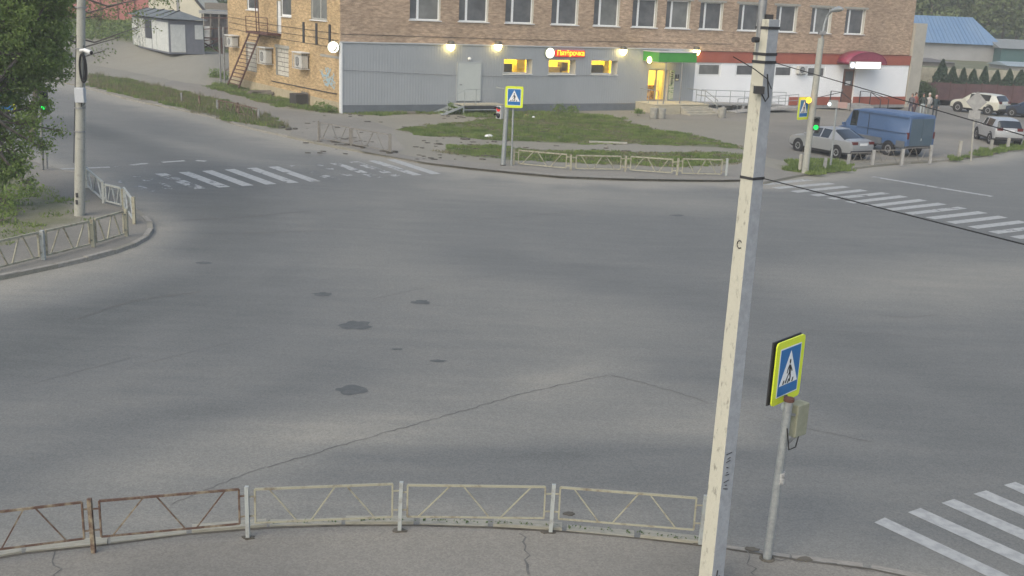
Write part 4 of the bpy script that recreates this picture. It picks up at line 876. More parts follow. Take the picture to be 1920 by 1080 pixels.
# bins
def bin_(px, py, label, h=.68, r=.27):
    b = G(px, py, .106); o = empty('litter_bin', b, 0, label, 'bin', 'concrete litter bins by the shop')
    MB().lathe([(.001, 0), (r * .82, 0), (r * .9, .03), (r, h - .05), (r * 1.03, h), (r * .9, h), (r * .86, h - .12), (.001, h - .14)], 18).build('body', M_conc, o, smooth=40)
    MB().lathe([(r * .85, h - .11), (.001, h - .10)], 14).build('bag', M_black, o)
bin_(1225, 222, 'round pale litter bin left of the entrance steps'); bin_(1240, 222.5, 'second litter bin tucked between the first bin and the steps'); bin_(1353, 221, 'round pale litter bin standing in front of the ramp')

# ------------------------------------------------------------------ fences
def fence(name, pts, label, zb, h=None, posts_only=(), mats=None, post_mat=None, pw=.06, group=None, skip=(), variant=0, pipe=.035, gap=.1, low=.1, tall=None, braces=True):
    """one fence run: each post a part, each welded panel a part with its diagonal braces as sub-parts"""
    o = empty(name, (pts[0].x, pts[0].y, zb), 0, label, 'fence', group); L0 = V((pts[0].x, pts[0].y, 0))
    P2 = [V((p.x, p.y, 0)) - L0 for p in pts]
    for i, p in enumerate(P2):
        hh = h[i] if isinstance(h, (list, tuple)) else h
        lean = V((random.uniform(-.02, .02), random.uniform(-.02, .02), 0)) * (1.0)
        mb = MB(); mb.bar(p - V((0, 0, .05)), p + lean + V((0, 0, hh)), pw, pw, up=(1, 0, 0)); mb.build('post', (post_mat[i % len(post_mat)] if post_mat else (mats[0] if mats else M_cream)), o)
    for i in range(len(P2) - 1):
        if i in skip: continue
        a, b = P2[i], P2[i + 1]; d = (b - a); L = d.length; d /= L; hh = ((h[i] + h[i + 1]) / 2 if isinstance(h, (list, tuple)) else h) - .04
        pm = (mats[i % len(mats)] if mats else M_cream); a2, b2 = a + d * gap, b - d * gap; zl, zt = V((0, 0, low)), V((0, 0, hh))
        mb = MB(); mb.bar(a2 + zl, b2 + zl, pipe); mb.bar(a2 + zt, b2 + zt, pipe * 1.25); mb.bar(a2 + zl, a2 + zt, pipe); mb.bar(b2 + zl, b2 + zt, pipe)
        for (s, q) in ((a, a2), (b, b2)):
            for zz in (low + .1, hh - .1): mb.bar(s + V((0, 0, zz)), q + V((0, 0, zz)), pipe * .8)
        pn = mb.build('panel_frame', pm, o)
        if not braces: continue
        LL = (b2 - a2).length; seq = [((.08, 0), (.31, 1)), ((.40, 1), (.60, 0)), ((.68, 0), (.90, 1))] if (i + variant) % 2 else [((.10, 1), (.30, 0)), ((.40, 0), (.58, 1)), ((.66, 1), (.87, 0))]
        for (u0, v0), (u1, v1) in seq:
            mb = MB(); mb.bar(a2 + d * LL * u0 + (zt if v0 else zl), a2 + d * LL * u1 + (zt if v1 else zl), pipe * .75); mb.build('brace', pm, pn)
    return o
def fpts(lst, z): return [G(x, yb, z) for x, yb, yt in lst], [HZ(G(x, yb, z), yt) - z for x, yb, yt in lst]
nf = [(-120, 1075, 968), (176, 1036, 935), (465, 1008, 911), (749, 995, 903), (1032, 998, 909), (1312, 1021, 928)]
pts, hs = fpts(nf, .12)
fence('pedestrian_fence', pts, 'rusty cream pedestrian fence along the near kerb', .12, hs, mats=[M_rust, M_rust, M_cream, M_cream, M_cream], post_mat=[M_rust, M_rust, M_palepaint, M_palepaint, M_palepaint, M_palepaint], pw=.05, pipe=.022, gap=.10, low=.21, variant=0)
ff = [(963, 309, 279), (1070, 319, 289), (1172, 321, 292), (1269, 328, 297), (1361, 330, 297)]
pts, hs = fpts(ff, .107); fence('pedestrian_fence', pts, 'cream pedestrian fence on the far footway in front of the lawn', .107, hs, mats=[M_cream], post_mat=[M_cream, M_cream, M_cream, M_cream, M_palepaint], pw=.09, pipe=.045, gap=.22, variant=1, low=.08)
lf = [(-20, 513, 454), (82, 487, 432), (175.5, 463, 411), (238, 443, 392)]
pts, hs = fpts(lf, .106); fence('pedestrian_fence', pts, 'cream pedestrian fence curving round the left corner, lower run', .106, hs, mats=[M_cream], post_mat=[M_cream, M_palepaint, M_cream, M_cream], pw=.09, pipe=.045, gap=.13)
lf2 = [(252, 420, 369), (233, 391, 354), (195, 381, 340), (163, 352, 313)]
pts, hs = fpts(lf2, .106); fence('pedestrian_fence', pts, 'weathered grey pedestrian fence beside the left crossing', .106, hs, mats=[M_palepaint], post_mat=[M_cream, M_cream, M_palepaint, M_palepaint], pw=.09, pipe=.05, gap=.15, variant=1)
rf = [(1545.5, 317, 296), (1590, 309, 289), (1635, 308.5, 281), (1690, 308.5, 279), (1743, 305, 272)]
pts, hs = fpts(rf, .106); fence('car_park_fence', pts, 'pale thick post fence between the grass verge and the parked cars', .106, hs, mats=[mat('faded_grey_paint', (.2, .2, .18))], post_mat=[M_concgrey], pw=.13, pipe=.028, gap=.12, low=.12, skip=(0,))
rf2 = [(1797, 296, 264), (1857, 283, 262), (1889, 277, 259), (1913, 272, 256), (1940, 267, 250)]
pts, hs = fpts(rf2, .106); fence('car_park_fence', pts, 'row of short pale posts behind the right grass verge by the silver car', .106, hs, mats=[M_palepaint], post_mat=[M_conc], pw=.14, skip=(0, 1, 2, 3))
bf = [(341, 191, 174), (374, 199, 179), (408, 208, 187), (446, 215, 192), (485, 225, 205)]
pts, hs = fpts(bf, .1); fence('broken_fence', pts, 'broken rusty fence leaning along the far left verge', .1, hs, mats=[M_rust], post_mat=[M_steel, M_rust, M_steel, M_rust, M_steel], pw=.11, pipe=.05, gap=.2, skip=(0, 1), variant=1)
bf2 = [(597.5, 263, 226), (658, 274, 240), (732, 288, 250)]
pts, hs = fpts(bf2, .1); fence('broken_fence', pts, 'thin grey broken fence panels at the far footway left of the lawn', .1, hs, mats=[M_fadedgrey], pw=.08, pipe=.035, gap=.12, variant=1, low=.12)

# ------------------------------------------------------------------ poles
def taper_box(mb, a, b, w0, d0, w1, d1, rz=0):
    a, b = V(a), V(b); R = Matrix.Rotation(rz, 3, 'Z'); vs = []
    for p, w, d in ((a, w0, d0), (b, w1, d1)):
        for sx_, sy_ in ((-1, -1), (1, -1), (1, 1), (-1, 1)): vs.append(p + R @ V((sx_ * w / 2, sy_ * d / 2, 0)))
    mb.add(vs, [(3, 2, 1, 0), (4, 5, 6, 7), (0, 1, 5, 4), (1, 2, 6, 5), (2, 3, 7, 6), (3, 0, 4, 7)]); return mb
M_pole = mat('pole_concrete_cream', (0.45, 0.44, 0.365), (0.20, 0.195, 0.165), 16, .9, contrast=(.56, .72), bump=.5, bscale=30, detail=9, stretch=(1, 1, .45))
M_pole2 = mat('pole_concrete', (0.33, 0.33, 0.29), (0.25, 0.25, 0.22), 9, .9, contrast=(.5, .75), bump=.3)
pb = G(1331, 1100, .12); pt = P(1441, 36, pb.y); np_ = empty('utility_pole', pb, 0, 'tall cream concrete utility pole in front of the near pavement', 'utility pole')
top = pt - pb; RZ = radians(38)
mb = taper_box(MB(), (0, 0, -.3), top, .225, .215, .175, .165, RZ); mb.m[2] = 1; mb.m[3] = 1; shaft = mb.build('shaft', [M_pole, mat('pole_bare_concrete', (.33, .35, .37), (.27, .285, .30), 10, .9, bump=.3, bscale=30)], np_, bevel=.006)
def on_pole(py):
    q = (py - proj(pb)[1]) / (36 - proj(pb)[1]); return V(top) * q
for py in (50, 93, 106, 303):
    c = on_pole(py); k = .215 - .04 * c.z / 7; mb = taper_box(MB(), c - V((0, 0, .015)), c + V((0, 0, .015)), k + .012, k + .004, k + .012, k + .004, RZ); mb.build('steel_band', M_dark, np_)
hk = on_pole(70); MB().tube([hk + V((-.11, -.09, 0)), hk + V((-.17, -.13, .0))], .03, 8).build('insulator', M_dark, np_)
hk = on_pole(150); mb = MB(); mb.box(-.05, .05, -.05, .05, -.05, .03, M=Matrix.Translation(hk + V((-.06, -.16, 0)))); mb.build('junction_clamp', M_dark, np_)
mb = MB(); mb.tube([hk + V((-.04, -.17, -.03)), hk + V((0.02, -.17, -.13)), hk + V((.05, -.16, -.08)), hk + V((.04, -.15, .0)), on_pole(125) + V((.02, -.13, 0))], .008, 6); mb.build('cable_tail', M_cable, np_)
mb = MB(); mb.tube([on_pole(118) + V((-.35, -.05, .12)), on_pole(122) + V((-.13, -.13, .03)), on_pole(128) + V((.02, -.15, -.03)), on_pole(140) + V((.08, -.12, -.06))], .006, 6); mb.build('cable_loop', M_cable, np_)
mb = MB(); mb.tube([top + V((-.06, .0, -.45)), top + V((-.08, 0, .05)), top + V((-.05, 0, 2.2))], .045, 12); mb.build('lamp_mast', M_steel, np_, smooth=40)
mb = MB(); mb.box(-.04, .04, -.05, .05, 0, .05, M=Matrix.Translation(top)); mb.build('cap_plate', M_dark, np_)
# small painted letter and marks on the shaft
Rz = Matrix.Rotation(RZ, 3, 'Z')
c = on_pole(421); fn = Rz @ V((-1, 0, 0)); side_v = Rz @ V((0, -1, 0)); kk = (.225 - .05 * c.z / 7) / 2 + .004
mb = MB(); mb.tube([c + fn * kk + side_v * (.035 * cos(a)) + V((0, 0, .045 * sin(a))) for a in np.linspace(.7, 5.4, 9)], .006, 4); mb.build('painted_letter', M_dark, np_)
fn2 = Rz @ V((0, -1, 0)); sv2 = Rz @ V((1, 0, 0))
for k in range(9):
    c = on_pole(815 + k * 9); kk = (.215 - .05 * c.z / 7) / 2 + .003; mb = MB(); mb.tube([c + fn2 * kk + sv2 * random.uniform(-.07, -.03) + V((0, 0, random.uniform(-.02, .02))), c + fn2 * kk + sv2 * random.uniform(-.02, .03) + V((0, 0, random.uniform(-.02, .02)))], .006, 4); mb.build('scribble', M_dark, np_)
c = on_pole(1062); mb = MB(); mb.tube([c + fn2 * .112 + sv2 * -.02 + V((0, 0, .04)), c + fn2 * .112 + sv2 * -.03 + V((0, 0, -.05)), c + fn2 * .112 + sv2 * .03 + V((0, 0, -.05))], .008, 4); mb.build('scribble', M_dark, np_)
# overhead cables leaving the pole
def cable(name, a, b, sag, label, r=.012):
    pts = [V(a).lerp(V(b), t) + V((0, 0, -4 * sag * t * (1 - t))) for t in np.linspace(0, 1, 25)]; o = V(a); mb = MB(); mb.tube([p - o for p in pts], r, 6)
    ob = mb.build(name, M_cable, None, loc=o); tag(ob, label, 'cable', 'overhead cables')
def cable_end(a, px, py): b = P(px, py, 4.0); return b + (b - a).normalized() * 7     # runs on to the house the camera hangs on
cable('overhead_cable', pb + on_pole(303) + V((.1, -.02, 0)), cable_end(pb + on_pole(303), 3400, 836), .0, 'black cable running from the near pole across the right crossing', .006)
cable('overhead_cable', pb + on_pole(106) + V((.1, 0, 0)), cable_end(pb + on_pole(106), 3400, 676), .02, 'thin black cable sagging from the near pole past the white wing', .0045)

# left lighting pole
lb = G(148, 404, .1); ltp = P(152.5, -60, lb.y); lp = empty('lamp_pole', lb, 0, 'pale round concrete lamp pole on the left corner', 'pole')
tv = ltp - lb; MB().tube([(0, 0, -.3), tv], [.165, .115], 16).build('shaft', M_pole2, lp, smooth=50)
def lpp(py): q = (404 - py) / 464; return tv * q
for py in (240, 195, 85, 10): c = lpp(py); MB().lathe([(.165, -.02), (.17, -.02), (.17, .02), (.165, .02)], 16, c).build('steel_band', M_steel, lp)
c = lpp(170); MB().box(-.04 + c.x, .24 + c.x, c.y - .34, c.y - .13, c.z - .22, c.z + .22).build('control_box', mat('control_box_grey', (.42, .44, .46), None, rough=.5), lp, bevel=.015)
c = lpp(120); mb = MB(); mb.tube([c + V((.16 + .10 * cos(a), -.2, .42 * sin(a))) for a in np.linspace(0, 2 * pi, 22)], .03, 6, cap=False); mb.tube([c + V((.15 + .08 * cos(a), -.24, .38 * sin(a) + .02)) for a in np.linspace(0, 2 * pi, 22)], .02, 6, cap=False); mb.build('cable_coil', M_cable, lp)
c = lpp(88); mb = MB(); mb.tube([c + V((.05, -.14, 0)), c + V((.2, -.22, .02))], .045, 8); mb.tube([c + V((.2, -.22, .02)), c + V((.42, -.3, -.04))], .06, 10); mb.build('camera_housing', M_white, lp, smooth=40)
c = lpp(88); MB().tube([c + V((.42, -.3, -.04)), c + V((.46, -.315, -.05))], .05, 10).build('camera_lens', M_black, lp)
mb = MB(); mb.tube([lpp(78) + V((.14, -.1, 0)), lpp(120) + V((.15, -.12, 0)), lpp(160) + V((.13, -.13, 0)), lpp(192) + V((.1, -.15, 0)), lpp(186) + V((.22, -.18, 0)), lpp(180) + V((.18, -.2, 0))], .012, 5); mb.tube([lpp(300) + V((-.13, -.12, 0)), lpp(200) + V((-.12, -.1, 0)), lpp(60) + V((-.1, -.09, 0))], .01, 5); mb.build('cable', M_cable, lp)
for k in range(2): c = lpp(362 + k * 14); MB().box(-.04 + c.x, .03 + c.x, c.y - .175, c.y - .14, c.z - .07, c.z + .07).build('dark_mark', M_dark, lp)

# traffic-light pole on the right
def ped_sign_parts(par, w, h, M, border=(0.62, 0.72, 0.04), flip=False, back=None):
    """crossing sign plate: fluorescent board, blue square, white triangle, walking man and stripes; local x right, z up, faces -y"""
    s_ = -1 if flip else 1
    def plate(name, poly, y0, y1, mt, pr):
        mb = MB(); vs = [M @ V((p[0], y, p[1])) for y in (y0, y1) for p in poly]; n = len(poly)
        mb.add(vs, [tuple(range(n)), tuple(reversed(range(n, 2 * n)))] + [((i + 1) % n, i, n + i, n + (i + 1) % n) for i in range(n)]); return mb.build(name, mt, pr)
    r = w * .07
    rect = lambda a, b: [(-a, -b), (a, -b), (a, b), (-a, b)]
    rr = [(sx * (w / 2 - r) + r * cos(t), sz * (h / 2 - r) + r * sin(t)) for sx, sz, t0 in ((1, 1, 0), (-1, 1, pi / 2), (-1, -1, pi), (1, -1, 1.5 * pi)) for t in (t0, t0 + pi / 4, t0 + pi / 2)]
    pl = plate('sign_plate', rr, 0, .02, mat('sign_lime', border, None, rough=.4, spec=.3), par)
    mat_b = mat('sign_blue', (0.02, 0.14, 0.36), None, rough=.4); mat_w = mat('sign_white', (.72, .74, .74), None, rough=.4); mat_k = mat('sign_black', (.012, .012, .014), None, rough=.5)
    bw, bh = w * .355, h * .37
    plate('white_edge', rect(bw * 1.06, bh * 1.05), -.003, -.0005, mat_w, pl); plate('blue_field', rect(bw, bh), -.006, -.0035, mat_b, pl)
    plate('white_triangle', [(-bw * .9, -bh * .56), (bw * .9, -bh * .56), (0, bh * .86)], -.009, -.0065, mat_w, pl)
    u = bw * s_ * .95; v = bh * .98; man = [[(-.05, .50), (.05, .50), (.08, .40), (.05, .30), (-.04, .30), (-.08, .40)], [(-.06, .28), (.10, .24), (.13, -.02), (-.04, -.06)], [(-.04, -.06), (.13, -.02), (.20, -.28), (.16, -.50), (.06, -.50), (.08, -.28), (.0, -.12)], [(-.04, -.08), (.06, -.06), (-.14, -.30), (-.28, -.52), (-.40, -.50), (-.22, -.28)], [(-.06, .28), (-.02, .2), (-.16, .04), (-.20, -.10), (-.27, -.09), (-.22, .08)], [(.08, .24), (.14, .18), (.26, .04), (.31, -.04), (.26, -.08), (.12, .08)]]
    for k, poly in enumerate(man): plate('walking_figure', [(a * u, b * v) for a, b in poly], -.0115 - .0003 * k, -.0095, mat_k, pl)
    for q in (-.62, -.14, .30): plate('stripe_mark', [((q) * bw, -.53 * bh), ((q + .14) * bw, -.53 * bh), ((q + .20) * bw, -.36 * bh), ((q + .10) * bw, -.36 * bh)], -.0112, -.0095, mat_k, pl)
    return pl
M_tlbody = mat('signal_body', (.05, .055, .05), None, rough=.5)
M_tlgreen = mat('signal_green', (.0, .5, .1), None, emit=(.01, 1.0, .10), estr=.7)
M_tlred = mat('signal_red', (.5, .0, .0), None, emit=(1.0, .05, .05), estr=.22)
M_amber = mat('signal_amber', (.9, .5, 0), None, emit=(1.0, .52, .03), estr=1.6)
def signal_head(par, M, n=2, on=0, col=None, w=.30, cell=.32, body=None):
    h = n * cell; bd = MB().box(-w / 2, w / 2, 0, .2, -h / 2, h / 2, M=M).build('signal_head', body or M_tlbody, par, bevel=.02)
    for k in range(n):
        zc = h / 2 - cell * (k + .5); MB().lathe([(.105, 0), (.10, .015), (.001, .03)], 16, M=M @ Matrix.Translation((0, -.005, zc)) @ Matrix.Rotation(pi / 2, 4, 'X')).build('lens', col if k == on else M_black, bd, smooth=50)
        vs = [(.12 * cos(a), 0, .12 * sin(a)) for a in np.linspace(.1, pi - .1, 9)]; vz = [M @ V((x, -.002, z + zc)) for x, _, z in vs] + [M @ V((x, -.2, z * .98 + zc)) for x, _, z in vs]
        MB().add(vz, [(i, i + 1, 10 + i, 9 + i) for i in range(8)]).build('visor', M_tlbody, bd)
    return bd
tb = G(1509, 324, .106); tt = P(1540, 72, tb.y); tlp = empty('signal_pole', tb, 0, 'pale concrete pole with crossing sign, lamp arm and green signal by the right crossing', 'traffic light')
tv2 = tt - tb; MB().tube([(0, 0, -.3), tv2 * .5, tv2], [.155, .15, .135], 14).build('shaft', M_pole2, tlp, smooth=50)
tx = lambda px, py, dy=0: P(px, py, tb.y + dy) - tb
MB().tube([tv2 - V((0, 0, .5)), tx(1546, 45), tx(1551, 30), tx(1560, 20, -.4)], .05, 8).build('lamp_arm', M_galv, tlp, smooth=50)
c = tx(1560, 20, -.4); MB().tube([c, c + V((.2, -.3, .08)), c + V((.3, -.55, .08))], [.07, .13, .06], 10).build('lamp_head', M_galv, tlp, smooth=60)
MB().box(-.14, .14, -.14, .14, -.02, .14, M=Matrix.Translation(tx(1541, 64))).build('junction_box', M_steel, tlp)
c = tx(1511, 203); Ms = Matrix.Translation(c + V((-.12, -.1, 0))) @ Matrix.Rotation(radians(40), 4, 'Z'); ped_sign_parts(tlp, .8, 1.0, Ms)
c = tx(1516, 188, -.35); Ml = Matrix.Translation(c); MB().lathe([(.13, 0), (.12, .05), (.06, .09), (.001, .10)], 18, M=Ml @ Matrix.Rotation(radians(20), 4, 'Z') @ Matrix.Rotation(pi / 2, 4, 'X')).build('amber_beacon', M_amber, tlp, smooth=50)
MB().tube([c + V((.02, .02, 0)), c + V((.15, .4, 0))], .03, 6).build('beacon_arm', M_dark, tlp)
c = tx(1530, 232, -.1); signal_head(tlp, Matrix.Translation(c + V((0, -.05, 0))) @ Matrix.Rotation(radians(-15), 4, 'Z'), 2, 1, M_tlgreen, .3, .31)
MB().tube([tx(1520, 226), tx(1530, 226, .05)], .03, 6).build('signal_arm', M_dark, tlp)
MB().tube([tx(1500, 318, .3), tx(1503, 289, .3)], .09, 8).build('guard_post', M_conc, tlp)
# sign board seen from behind with its thin post
pbk = G(1557, 313, .106); sgn = empty('sign_board_post', pbk, 0, 'thin leaning post with a grey and pink board seen from behind', 'sign'); tq = P(1569, 196, pbk.y) - pbk
MB().tube([(0, 0, -.1), tq], .05, 8).build('post', M_galv, sgn)
c1, c2 = P(1553, 191, pbk.y) - pbk, P(1587, 203, pbk.y) - pbk
MB().box(c1.x, (c1.x + c2.x) / 2 - .002, -.10, -.07, c2.z, c1.z + .1).build('board', M_concgrey, sgn); MB().box((c1.x + c2.x) / 2 + .002, c2.x, -.10, -.07, c2.z, c1.z + .02).build('board', mat('faded_pink_board', (.40, .27, .24), None, rough=.6), sgn)
MB().lathe([(.09, 0), (.07, .05), (.001, .06)], 12, c1 + V((.04, -.1, -.1)), M=Matrix.Rotation(pi / 2, 4, 'X')).build('small_lamp', mat('small_white_lamp', (.8, .85, .85), None, emit=(.8, .95, 1), estr=.5), sgn)

# far crossing sign with two posts and red signal
fb = G(943, 310, .107); fsn = empty('crossing_sign', fb, 0, 'lime bordered crossing sign on two posts in front of the lawn', 'sign')
fq = lambda px, py, dy=0: P(px, py, fb.y + dy) - fb
MB().tube([(0, 0, -.1), fq(951, 186)], .10, 12).build('post', M_galv, fsn, smooth=50); MB().tube([fq(958.5, 312), fq(963, 186)], .045, 8).build('post', M_galv, fsn, smooth=50)
MB().lathe([(.12, 0), (.12, .03), (.05, .04)], 12, (0, 0, .002)).build('post_foot', M_dark, fsn)
c = fq(964, 182, -.14); ped_sign_parts(fsn, .78, .92, Matrix.Translation(c) @ Matrix.Rotation(radians(2), 4, 'Z'))
c = fq(934.5, 211, -.05); sh = signal_head(fsn, Matrix.Translation(c) @ Matrix.Rotation(radians(-40), 4, 'Z'), 2, 0, M_tlred, .28, .28, body=mat('signal_body_grey', (.42, .43, .42), None, rough=.5)); MB().tube([c + V((.1, .1, 0)), fq(949, 209)], .025, 6).build('signal_arm', M_galv, fsn)
# near crossing sign, edge on, with signal box behind
nb = G(1438, 1048, .12); nsn = empty('crossing_sign', nb, 0, 'lime bordered crossing sign on a leaning grey post right of the near pole', 'sign')
nq = lambda px, py, dy=0: P(px, py, nb.y + dy) - nb
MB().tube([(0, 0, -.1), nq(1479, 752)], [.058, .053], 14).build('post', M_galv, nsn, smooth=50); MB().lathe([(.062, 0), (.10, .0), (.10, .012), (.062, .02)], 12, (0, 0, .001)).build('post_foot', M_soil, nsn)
MB().tube([nq(1479, 752), nq(1479, 752) + V((0, 0, .04))], .07, 12).build('post_cap', M_brown, nsn)
MB().tube([nq(1462, 905), nq(1464, 885)], [.0605, .0605], 12).build('sticker', mat('torn_paper', (.45, .45, .43), (.2, .2, .2), 20, .9), nsn)
sc = nq(1479, 694, .30); RZs = radians(47); Ms = Matrix.Translation(sc) @ Matrix.Rotation(RZs, 4, 'Z')
ped_sign_parts(nsn, .70, .84, Ms)
MB().box(-.35, .35, .06, .08, -.42, .42, M=Ms).build('rear_plate', M_dark, nsn); MB().box(-.03, .03, .021, .059, -.40, .40, M=Ms).build('spacer', M_dark, nsn)
MB().bar(nq(1479, 752), sc + V((.0, .03, -.36)), .04).build('sign_bracket', M_dark, nsn)
c = nq(1500, 786, .12); RZb = radians(40); Mb_ = Matrix.Translation(c) @ Matrix.Rotation(RZb, 4, 'Z')
bx_ = MB().box(-.09, .15, -.02, .14, -.235, .20, M=Mb_).build('signal_box', mat('signal_box_olive', (.20, .21, .15), (.26, .265, .20), 6, .6), nsn, bevel=.012)
MB().lathe([(.085, 0), (.085, .12), (.078, .12)], 14, M=Mb_ @ Matrix.Translation((.02, .14, .10)) @ Matrix.Rotation(-pi / 2, 4, 'X')).build('visor', mat('visor_pale', (.45, .5, .5), None, rough=.4), bx_); MB().lathe([(.075, .02), (.06, .05), (.001, .055)], 14, M=Mb_ @ Matrix.Translation((.045, .14, -.06)) @ Matrix.Rotation(-pi / 2, 4, 'X')).build('lens', M_tlred, bx_)
MB().bar(nq(1474, 775), c + V((-.02, 0, .05)), .03).build('bracket', M_steel, nsn); MB().bar(nq(1472, 835), c + V((-.02, 0, -.22)), .03).build('bracket', M_steel, nsn)
mb = MB(); mb.tube([c + V((0, -.02, -.22)), c + V((-.03, -.05, -.36)), nq(1477, 840) + V((0, -.06, 0)), nq(1474, 800) + V((0, -.06, 0))], .009, 5); mb.build('cable', M_cable, nsn)
# signal in the foliage on the left
gb_ = G(80, 319, .1); gs = empty('signal_post', gb_, 0, 'green signal and lime sign on a post half hidden by the left tree', 'traffic light')
gq = lambda px, py, dy=0: P(px, py, gb_.y + dy) - gb_
MB().tube([(0, 0, -.1), gq(76, 175)], .055, 10).build('post', M_steel, gs, smooth=50); MB().tube([gq(88, 316), gq(87, 285)], .05, 8).build('guard_post', M_steel, gs)
signal_head(gs, Matrix.Translation(gq(82, 189, -.1)) @ Matrix.Rotation(radians(20), 4, 'Z'), 2, 1, M_tlgreen, .30, .45)
ped_sign_parts(gs, .85, .95, Matrix.Translation(gq(10, 188, -.1)) @ Matrix.Rotation(radians(-15), 4, 'Z')); MB().tube([gq(10, 190), gq(76, 190)], .03, 6).build('sign_arm', M_steel, gs)
# diamond sign back by the silver car
db_ = G(1821, 298, .106); ds = empty('diamond_sign', db_, 0, 'back of a pale diamond shaped sign on a post in front of the cars', 'sign'); dq = lambda px, py: P(px, py, db_.y) - db_
MB().tube([(0, 0, -.1), dq(1830, 178)], .05, 8).build('post', M_conc, ds); c = dq(1830, 191); mb = MB(); mb.box(-.38, .38, -.07, -.05, -.38, .38, M=Matrix.Translation(c) @ Matrix.Rotation(radians(45), 4, 'Y')); mb.build('plate', M_concgrey, ds)
c = dq(1826, 214); MB().box(c.x - .3, c.x + .3, -.075, -.055, c.z - .25, c.z + .2).build('plate', M_concgrey, ds)

# ------------------------------------------------------------------ vehicles
def paint(name, c, rough=.28): return mat(name, c, None, rough=rough, metal=.25, spec=.5)
M_tyre = M_black; M_rim = mat('wheel_rim', (.35, .36, .36), None, rough=.35, metal=.7)
M_tail = mat('tail_lamp', (.11, .022, .02), None, rough=.2); M_plate = mat('number_plate', (.65, .66, .66), None, rough=.4); M_trim = mat('dark_trim', (.03, .03, .032), None, rough=.6)
def vehicle(name, loc, heading, st, wheels, r, label, cat, pm, lampz, lamp=(.16, .22), lampm=None, steel=False, low=None, plate_z=.62, grp='cars in the car park', rearx=None, trimc=True, mirror=True):
    o = empty(name, loc, heading, label, cat, grp); body, glass, lower = MB(), MB(), MB()
    def sec(s):
        x, zb, zt, wb, ztop, wt = s[:6]; h = zt - zb
        return [(x, y, z) for y, z in ((wb * .90, zb), (wb * .985, zb + .18 * h), (wb, zb + .55 * h), (wb * .975, zt - .03), (wb * .945, zt), (wt + .02, ztop - .07), (wt - .05, ztop - .015), (wt * .5, ztop), (-wt * .5, ztop), (-wt + .05, ztop - .015), (-wt - .02, ztop - .07), (-wb * .945, zt), (-wb * .975, zt - .03), (-wb, zb + .55 * h), (-wb * .985, zb + .18 * h), (-wb * .90, zb))]
    S = [sec(s) for s in st]; n = 16
    for i in range(len(S) - 1):
        seg = st[i][6]
        for k in range(n):
            a, b = k, (k + 1) % n; q = (S[i][a], S[i][b], S[i + 1][b], S[i + 1][a]); side_g = k in (4, 10); topk = k in (6, 7, 8); cant = k in (5, 9)
            g_ = (seg == 'cab' and side_g) or (seg == 'wind' and (topk or cant)) or (seg == 'tri' and (side_g or topk or cant))
            (glass if g_ else (lower if (k in (0, 14, 15) and trimc) else body)).quad(*q)
    body.add(S[0], [tuple(range(n))]); body.add(S[-1], [tuple(reversed(range(n)))])
    def fin(mb, nm, mt, sm=35):
        me = mb.mesh(nm, mt, None); import bmesh; bm = bmesh.new(); bm.from_mesh(me); bmesh.ops.remove_doubles(bm, verts=bm.verts, dist=1e-4); bmesh.ops.recalc_face_normals(bm, faces=bm.faces); bm.to_mesh(me); bm.free()
        me.polygons.foreach_set('use_smooth', [True] * len(me.polygons)); me.set_sharp_from_angle(angle=radians(sm)); return link(nm, me, o)
    bo = fin(body, 'body', pm)
    if glass.f: fin(glass, 'windows', M_carglass)
    if lower.f: fin(lower, 'sill_trim', low or M_trim)
    for wx in wheels:
        for s_ in (1, -1):
            hw = max(s[3] for s in st) * .99; R = Matrix.Rotation(-s_ * pi / 2, 4, 'X')
            MB().lathe([(r * 1.22, -.02), (r * 1.22, .006), (.001, .006)], 24, (wx, s_ * hw, r * 1.05), M=R).build('wheel_arch', M_black, bo)
            w = empty('wheel'); w.parent = o; w.location = (wx, s_ * (hw - .10), r)
            MB().lathe([(r * .62, -.1), (r * .95, -.1), (r, -.06), (r, .09), (r * .95, .125), (r * .66, .125), (r * .62, .09)], 24, M=R).build('tyre', M_tyre, w, smooth=40)
            MB().lathe([(r * .64, .08), (r * .58, .115), (r * .2, .10), (.001, .11)], 20, M=R).build('rim', M_steel if steel else M_rim, w, smooth=30)
            for k in range(5):
                a = 2 * pi * k / 5; mb = MB(); mb.box(-r * .06, r * .06, r * .22, r * .46, .108, .118, M=R @ Matrix.Rotation(a, 4, 'Z')); mb.build('rim_gap', M_trim, w)
    xr = st[0][0] if rearx is None else rearx; wb = st[1][3]
    for s_ in (1, -1): MB().box(xr - .012, xr + .10, s_ * (wb - lamp[0] * .8) - lamp[0] / 2, s_ * (wb - lamp[0] * .8) + lamp[0] / 2 + .0, lampz - lamp[1] / 2, lampz + lamp[1] / 2).build('tail_lamp', lampm or M_tail, o)
    MB().box(xr - .03, xr - .012, -.26, .26, plate_z - .06, plate_z + .06).build('number_plate', M_plate, o)
    MB().box(xr - .05, xr + .15, -wb * .93, wb * .93, st[0][1] - .02, st[0][1] + .13).build('bumper', M_trim if trimc else pm, o, bevel=.03)
    if mirror:
        ms = next(s for s in reversed(st) if s[6] == 'wind'); 
        for s_ in (1, -1): MB().box(ms[0] + .25, ms[0] + .38, s_ * (ms[3] + .1) - .09, s_ * (ms[3] + .1) + .09, ms[2] + .0, ms[2] + .14).build('mirror', pm, o, bevel=.02)
    return o
